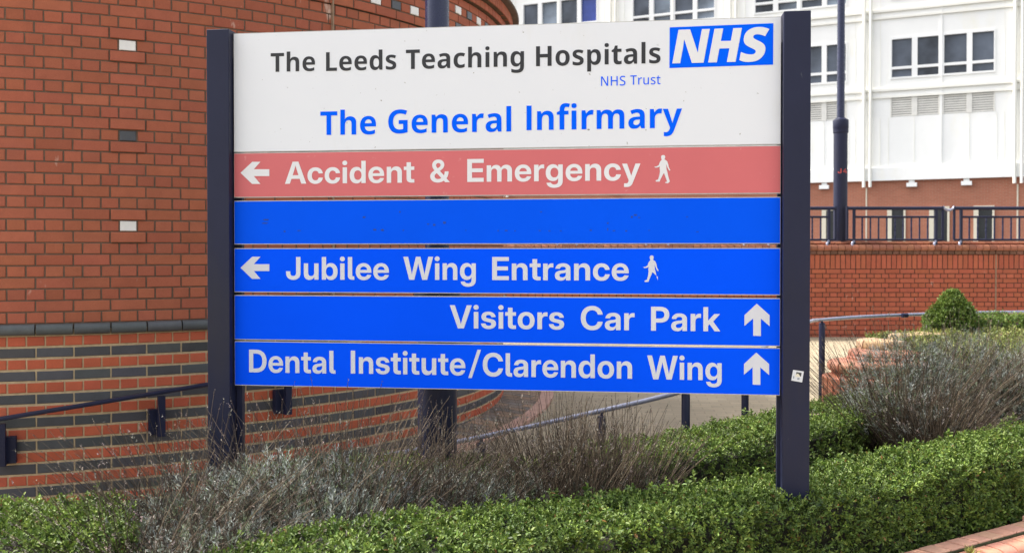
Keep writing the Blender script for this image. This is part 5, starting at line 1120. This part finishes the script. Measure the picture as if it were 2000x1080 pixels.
# ================================================================== BRICK COPING OF THE FRONT BED
pwl = empty('planter_wall', (2.2, 4.75, .0), 'low brick wall with bullnose coping in front of the hedge, bottom right corner', 'wall')
c0 = Vector((1.83, 4.64, 0)); cd = Vector((.838, .546, 0)).normalized(); cn = Vector((cd.y, -cd.x, 0))
CZ = .20
def CPt(s, z, d): return c0 + cd * s + cn * d + Vector((0, 0, z))
SAL = (.68, .37, .255)
mb = MB(); b2 = MB()
for k in range(-24, 26):
    s = k * .1105 + random.uniform(-.002, .002); step = .028 if k >= 9 else 0.
    c = vary(SAL, .10)
    z0, z1 = CZ - .065 + step, CZ + step + random.uniform(-.0015, .0015)
    top = [CPt(s + .007, z1, .001 + .003), CPt(s + .1035, z1, .004), CPt(s + .1035, z1, .098), CPt(s + .007, z1, .098)]
    lo = [CPt(s + .005, z1 - .003, .001), CPt(s + .1055, z1 - .003, .001), CPt(s + .1055, z1 - .003, .101), CPt(s + .005, z1 - .003, .101)]
    bt = [Vector((p.x, p.y, z0)) for p in lo]
    mb.face(top, 0, c)
    for i in range(4):
        j = (i + 1) % 4; mb.face([lo[i], lo[j], top[j], top[i]], 0, c); mb.face([bt[i], bt[j], lo[j], lo[i]], 0, c)
    s2 = s + .03; c = vary((.60, .27, .18), .12)
    prof = [(.10, -.105), (.205, -.105), (.222, -.09), (.228, -.065), (.222, -.040), (.205, -.024), (.185, -.0175), (.10, -.015)]
    rows = [[CPt(q, CZ + z + step, d) for d, z in prof] for q in (s2 + .005, s2 + .1055)]
    b2.grid(rows, 0, col=c); b2.face(rows[0], 0, c); b2.face(rows[1][::-1], 0, c)
mb.build('coping', M['coping'], pwl); b2.build('bullnose_course', M['coping'], pwl, smooth=True, autosmooth=40)
mb = MB(); mb.box(CPt(-2.7, -.6, .004), cd * 5.6, cn * .20, (0, 0, .6 + CZ - .055 - .045)); mb.box(CPt(-2.7, CZ - .12, .004), cd * 5.6, cn * .112, (0, 0, .112)); mb.build('mortar_bed', mat('mossy_mortar', (.045, .05, .025), .95, .1, noise=(30, .4)), pwl)
mb = MB()
for i in range(9):
    for k in range(-12, 13):
        s = k * .225 + (.1125 if i % 2 else 0); z = CZ - .115 - .075 * (i + 1)
        brick(mb, CPt, s + .005, s + .22, z + .005, z + .07, .212, col=vary(REDW))
mb.build('brickwork', M['brick'], pwl)
# weed in a joint of the coping
wx = CPt(.30, CZ - .02, .15); n = 70
aw = rng.uniform(0, 2 * np.pi, n); b = np.tile(np.array(wx), (n, 1)) + rng.normal(0, .012, (n, 3)) * [1, 1, .1]
l = norm(np.column_stack([np.cos(aw), np.sin(aw), rng.uniform(.3, 1.6, n)]))
V, F, C = leaves(b, l, np.tile([0, 0, 1.], (n, 1)) + rng.normal(0, .3, (n, 3)), rng.uniform(.02, .05, n), rng.uniform(.003, .006, n), np.array([[.30, .30, .07]]) * rng.uniform(.5, 1.3, (n, 1)), slim=True)
o = mesh_np('weed', V, F, M['grass'], None, C); tag(o, 'small yellowish weed growing from a joint of the brick coping', 'weed')

# ================================================================== STEPPED PLANTER BY THE PATH
sp = empty('brick_planter', at(1700, 765, 8.4), 'stepped planter of salmon bricks with rounded end and pale weathered caps, beside the path', 'planter')
sd_ = Vector((.90, .43, 0)).normalized(); sn = Vector((sd_.y, -sd_.x, 0))
def stadium(c, r, s):
    """s: arc length; 0 at the middle of the rounded left end, + along the front"""
    q = math.pi * r / 2
    if abs(s) <= q: a = s / r; n = -sd_ * math.cos(a) + sn * math.sin(a); return c + n * r, n
    k = math.copysign(1, s); return c + sn * (r * k) + sd_ * (abs(s) - q), sn * k
def tier(name, u, vtop, Y, r, h, pitch, m, col, length=1.1, nose=0., cham=.006, va=.12):
    e = at(u, vtop, Y); c = e + sd_ * r; z1 = e.z; z0 = z1 - h
    mb = MB(); n = int((math.pi * r / 2 + length) / pitch)
    for k in range(-n, n):
        s0 = k * pitch + .007; s1 = (k + 1) * pitch - .007; cc = vary(col, va)
        rows = []
        for s in lin(s0, s1, 3):
            p, nn = stadium(Vector((c.x, c.y, 0)), r, s); inn = Vector((c.x, c.y, 0)) + sd_ * max(0, (p - Vector((c.x, c.y, 0))).dot(sd_))
            w = (inn - p); L = max(w.length, .01); w = w / L; dep = min(.22, L * .97)
            if nose: prof = [(dep, z0), (0, z0)] + [(-nose * math.cos(t), (z0 + z1) / 2 + (h / 2) * math.sin(t)) for t in lin(-1.2, 1.4, 7)] + [(dep, z1)]
            else: prof = [(dep, z0), (0, z0), (0, z1 - cham), (cham, z1), (dep, z1)]
            rows.append([(p + w * d) * 1 + Vector((0, 0, z)) for d, z in prof])
        mb.grid(rows, 0, col=cc); mb.face(rows[0], 0, cc); mb.face(rows[-1][::-1], 0, cc)
    mb.build(name, m, sp, smooth=bool(nose), autosmooth=40)
    b = MB(); rows = []
    ring_ = [stadium(Vector((c.x, c.y, 0)), r - .012, s)[0] for s in lin(-(math.pi * r / 2 + length), math.pi * r / 2 + length, 40)]
    b.grid([[Vector((p.x, p.y, z0 - .005)) for p in ring_], [Vector((p.x, p.y, z1 - .012)) for p in ring_]]); b.face([Vector((p.x, p.y, z1 - .012)) for p in ring_])
    b.build('mortar_bed', M['mortar_dark'], sp)
tier('brickwork', 1627, 738, 8.35, .34, .40, .078, M['coping'], (.30, .112, .066))
tier('brickwork', 1643, 728, 8.42, .30, .07, .225, M['coping'], (.29, .11, .068))
tier('bullnose_cap', 1642, 708, 8.42, .31, .085, .105, M['coping'], (.33, .145, .09), nose=.03)
tier('brickwork', 1672, 698, 8.62, .27, .06, .105, M['coping'], (.30, .12, .075))
tier('bullnose_cap', 1680, 686, 8.70, .27, .07, .105, M['coping'], (.33, .145, .09), nose=.025)
tier('weathered_cap', 1688, 665, 8.95, .20, .095, .21, M['stone_pale'], (.38, .26, .16), length=.30, nose=.02)
tier('weathered_cap', 1748, 653, 9.1, .15, .15, .21, M['stone_pale'], (.35, .25, .145), length=.6, nose=.02)
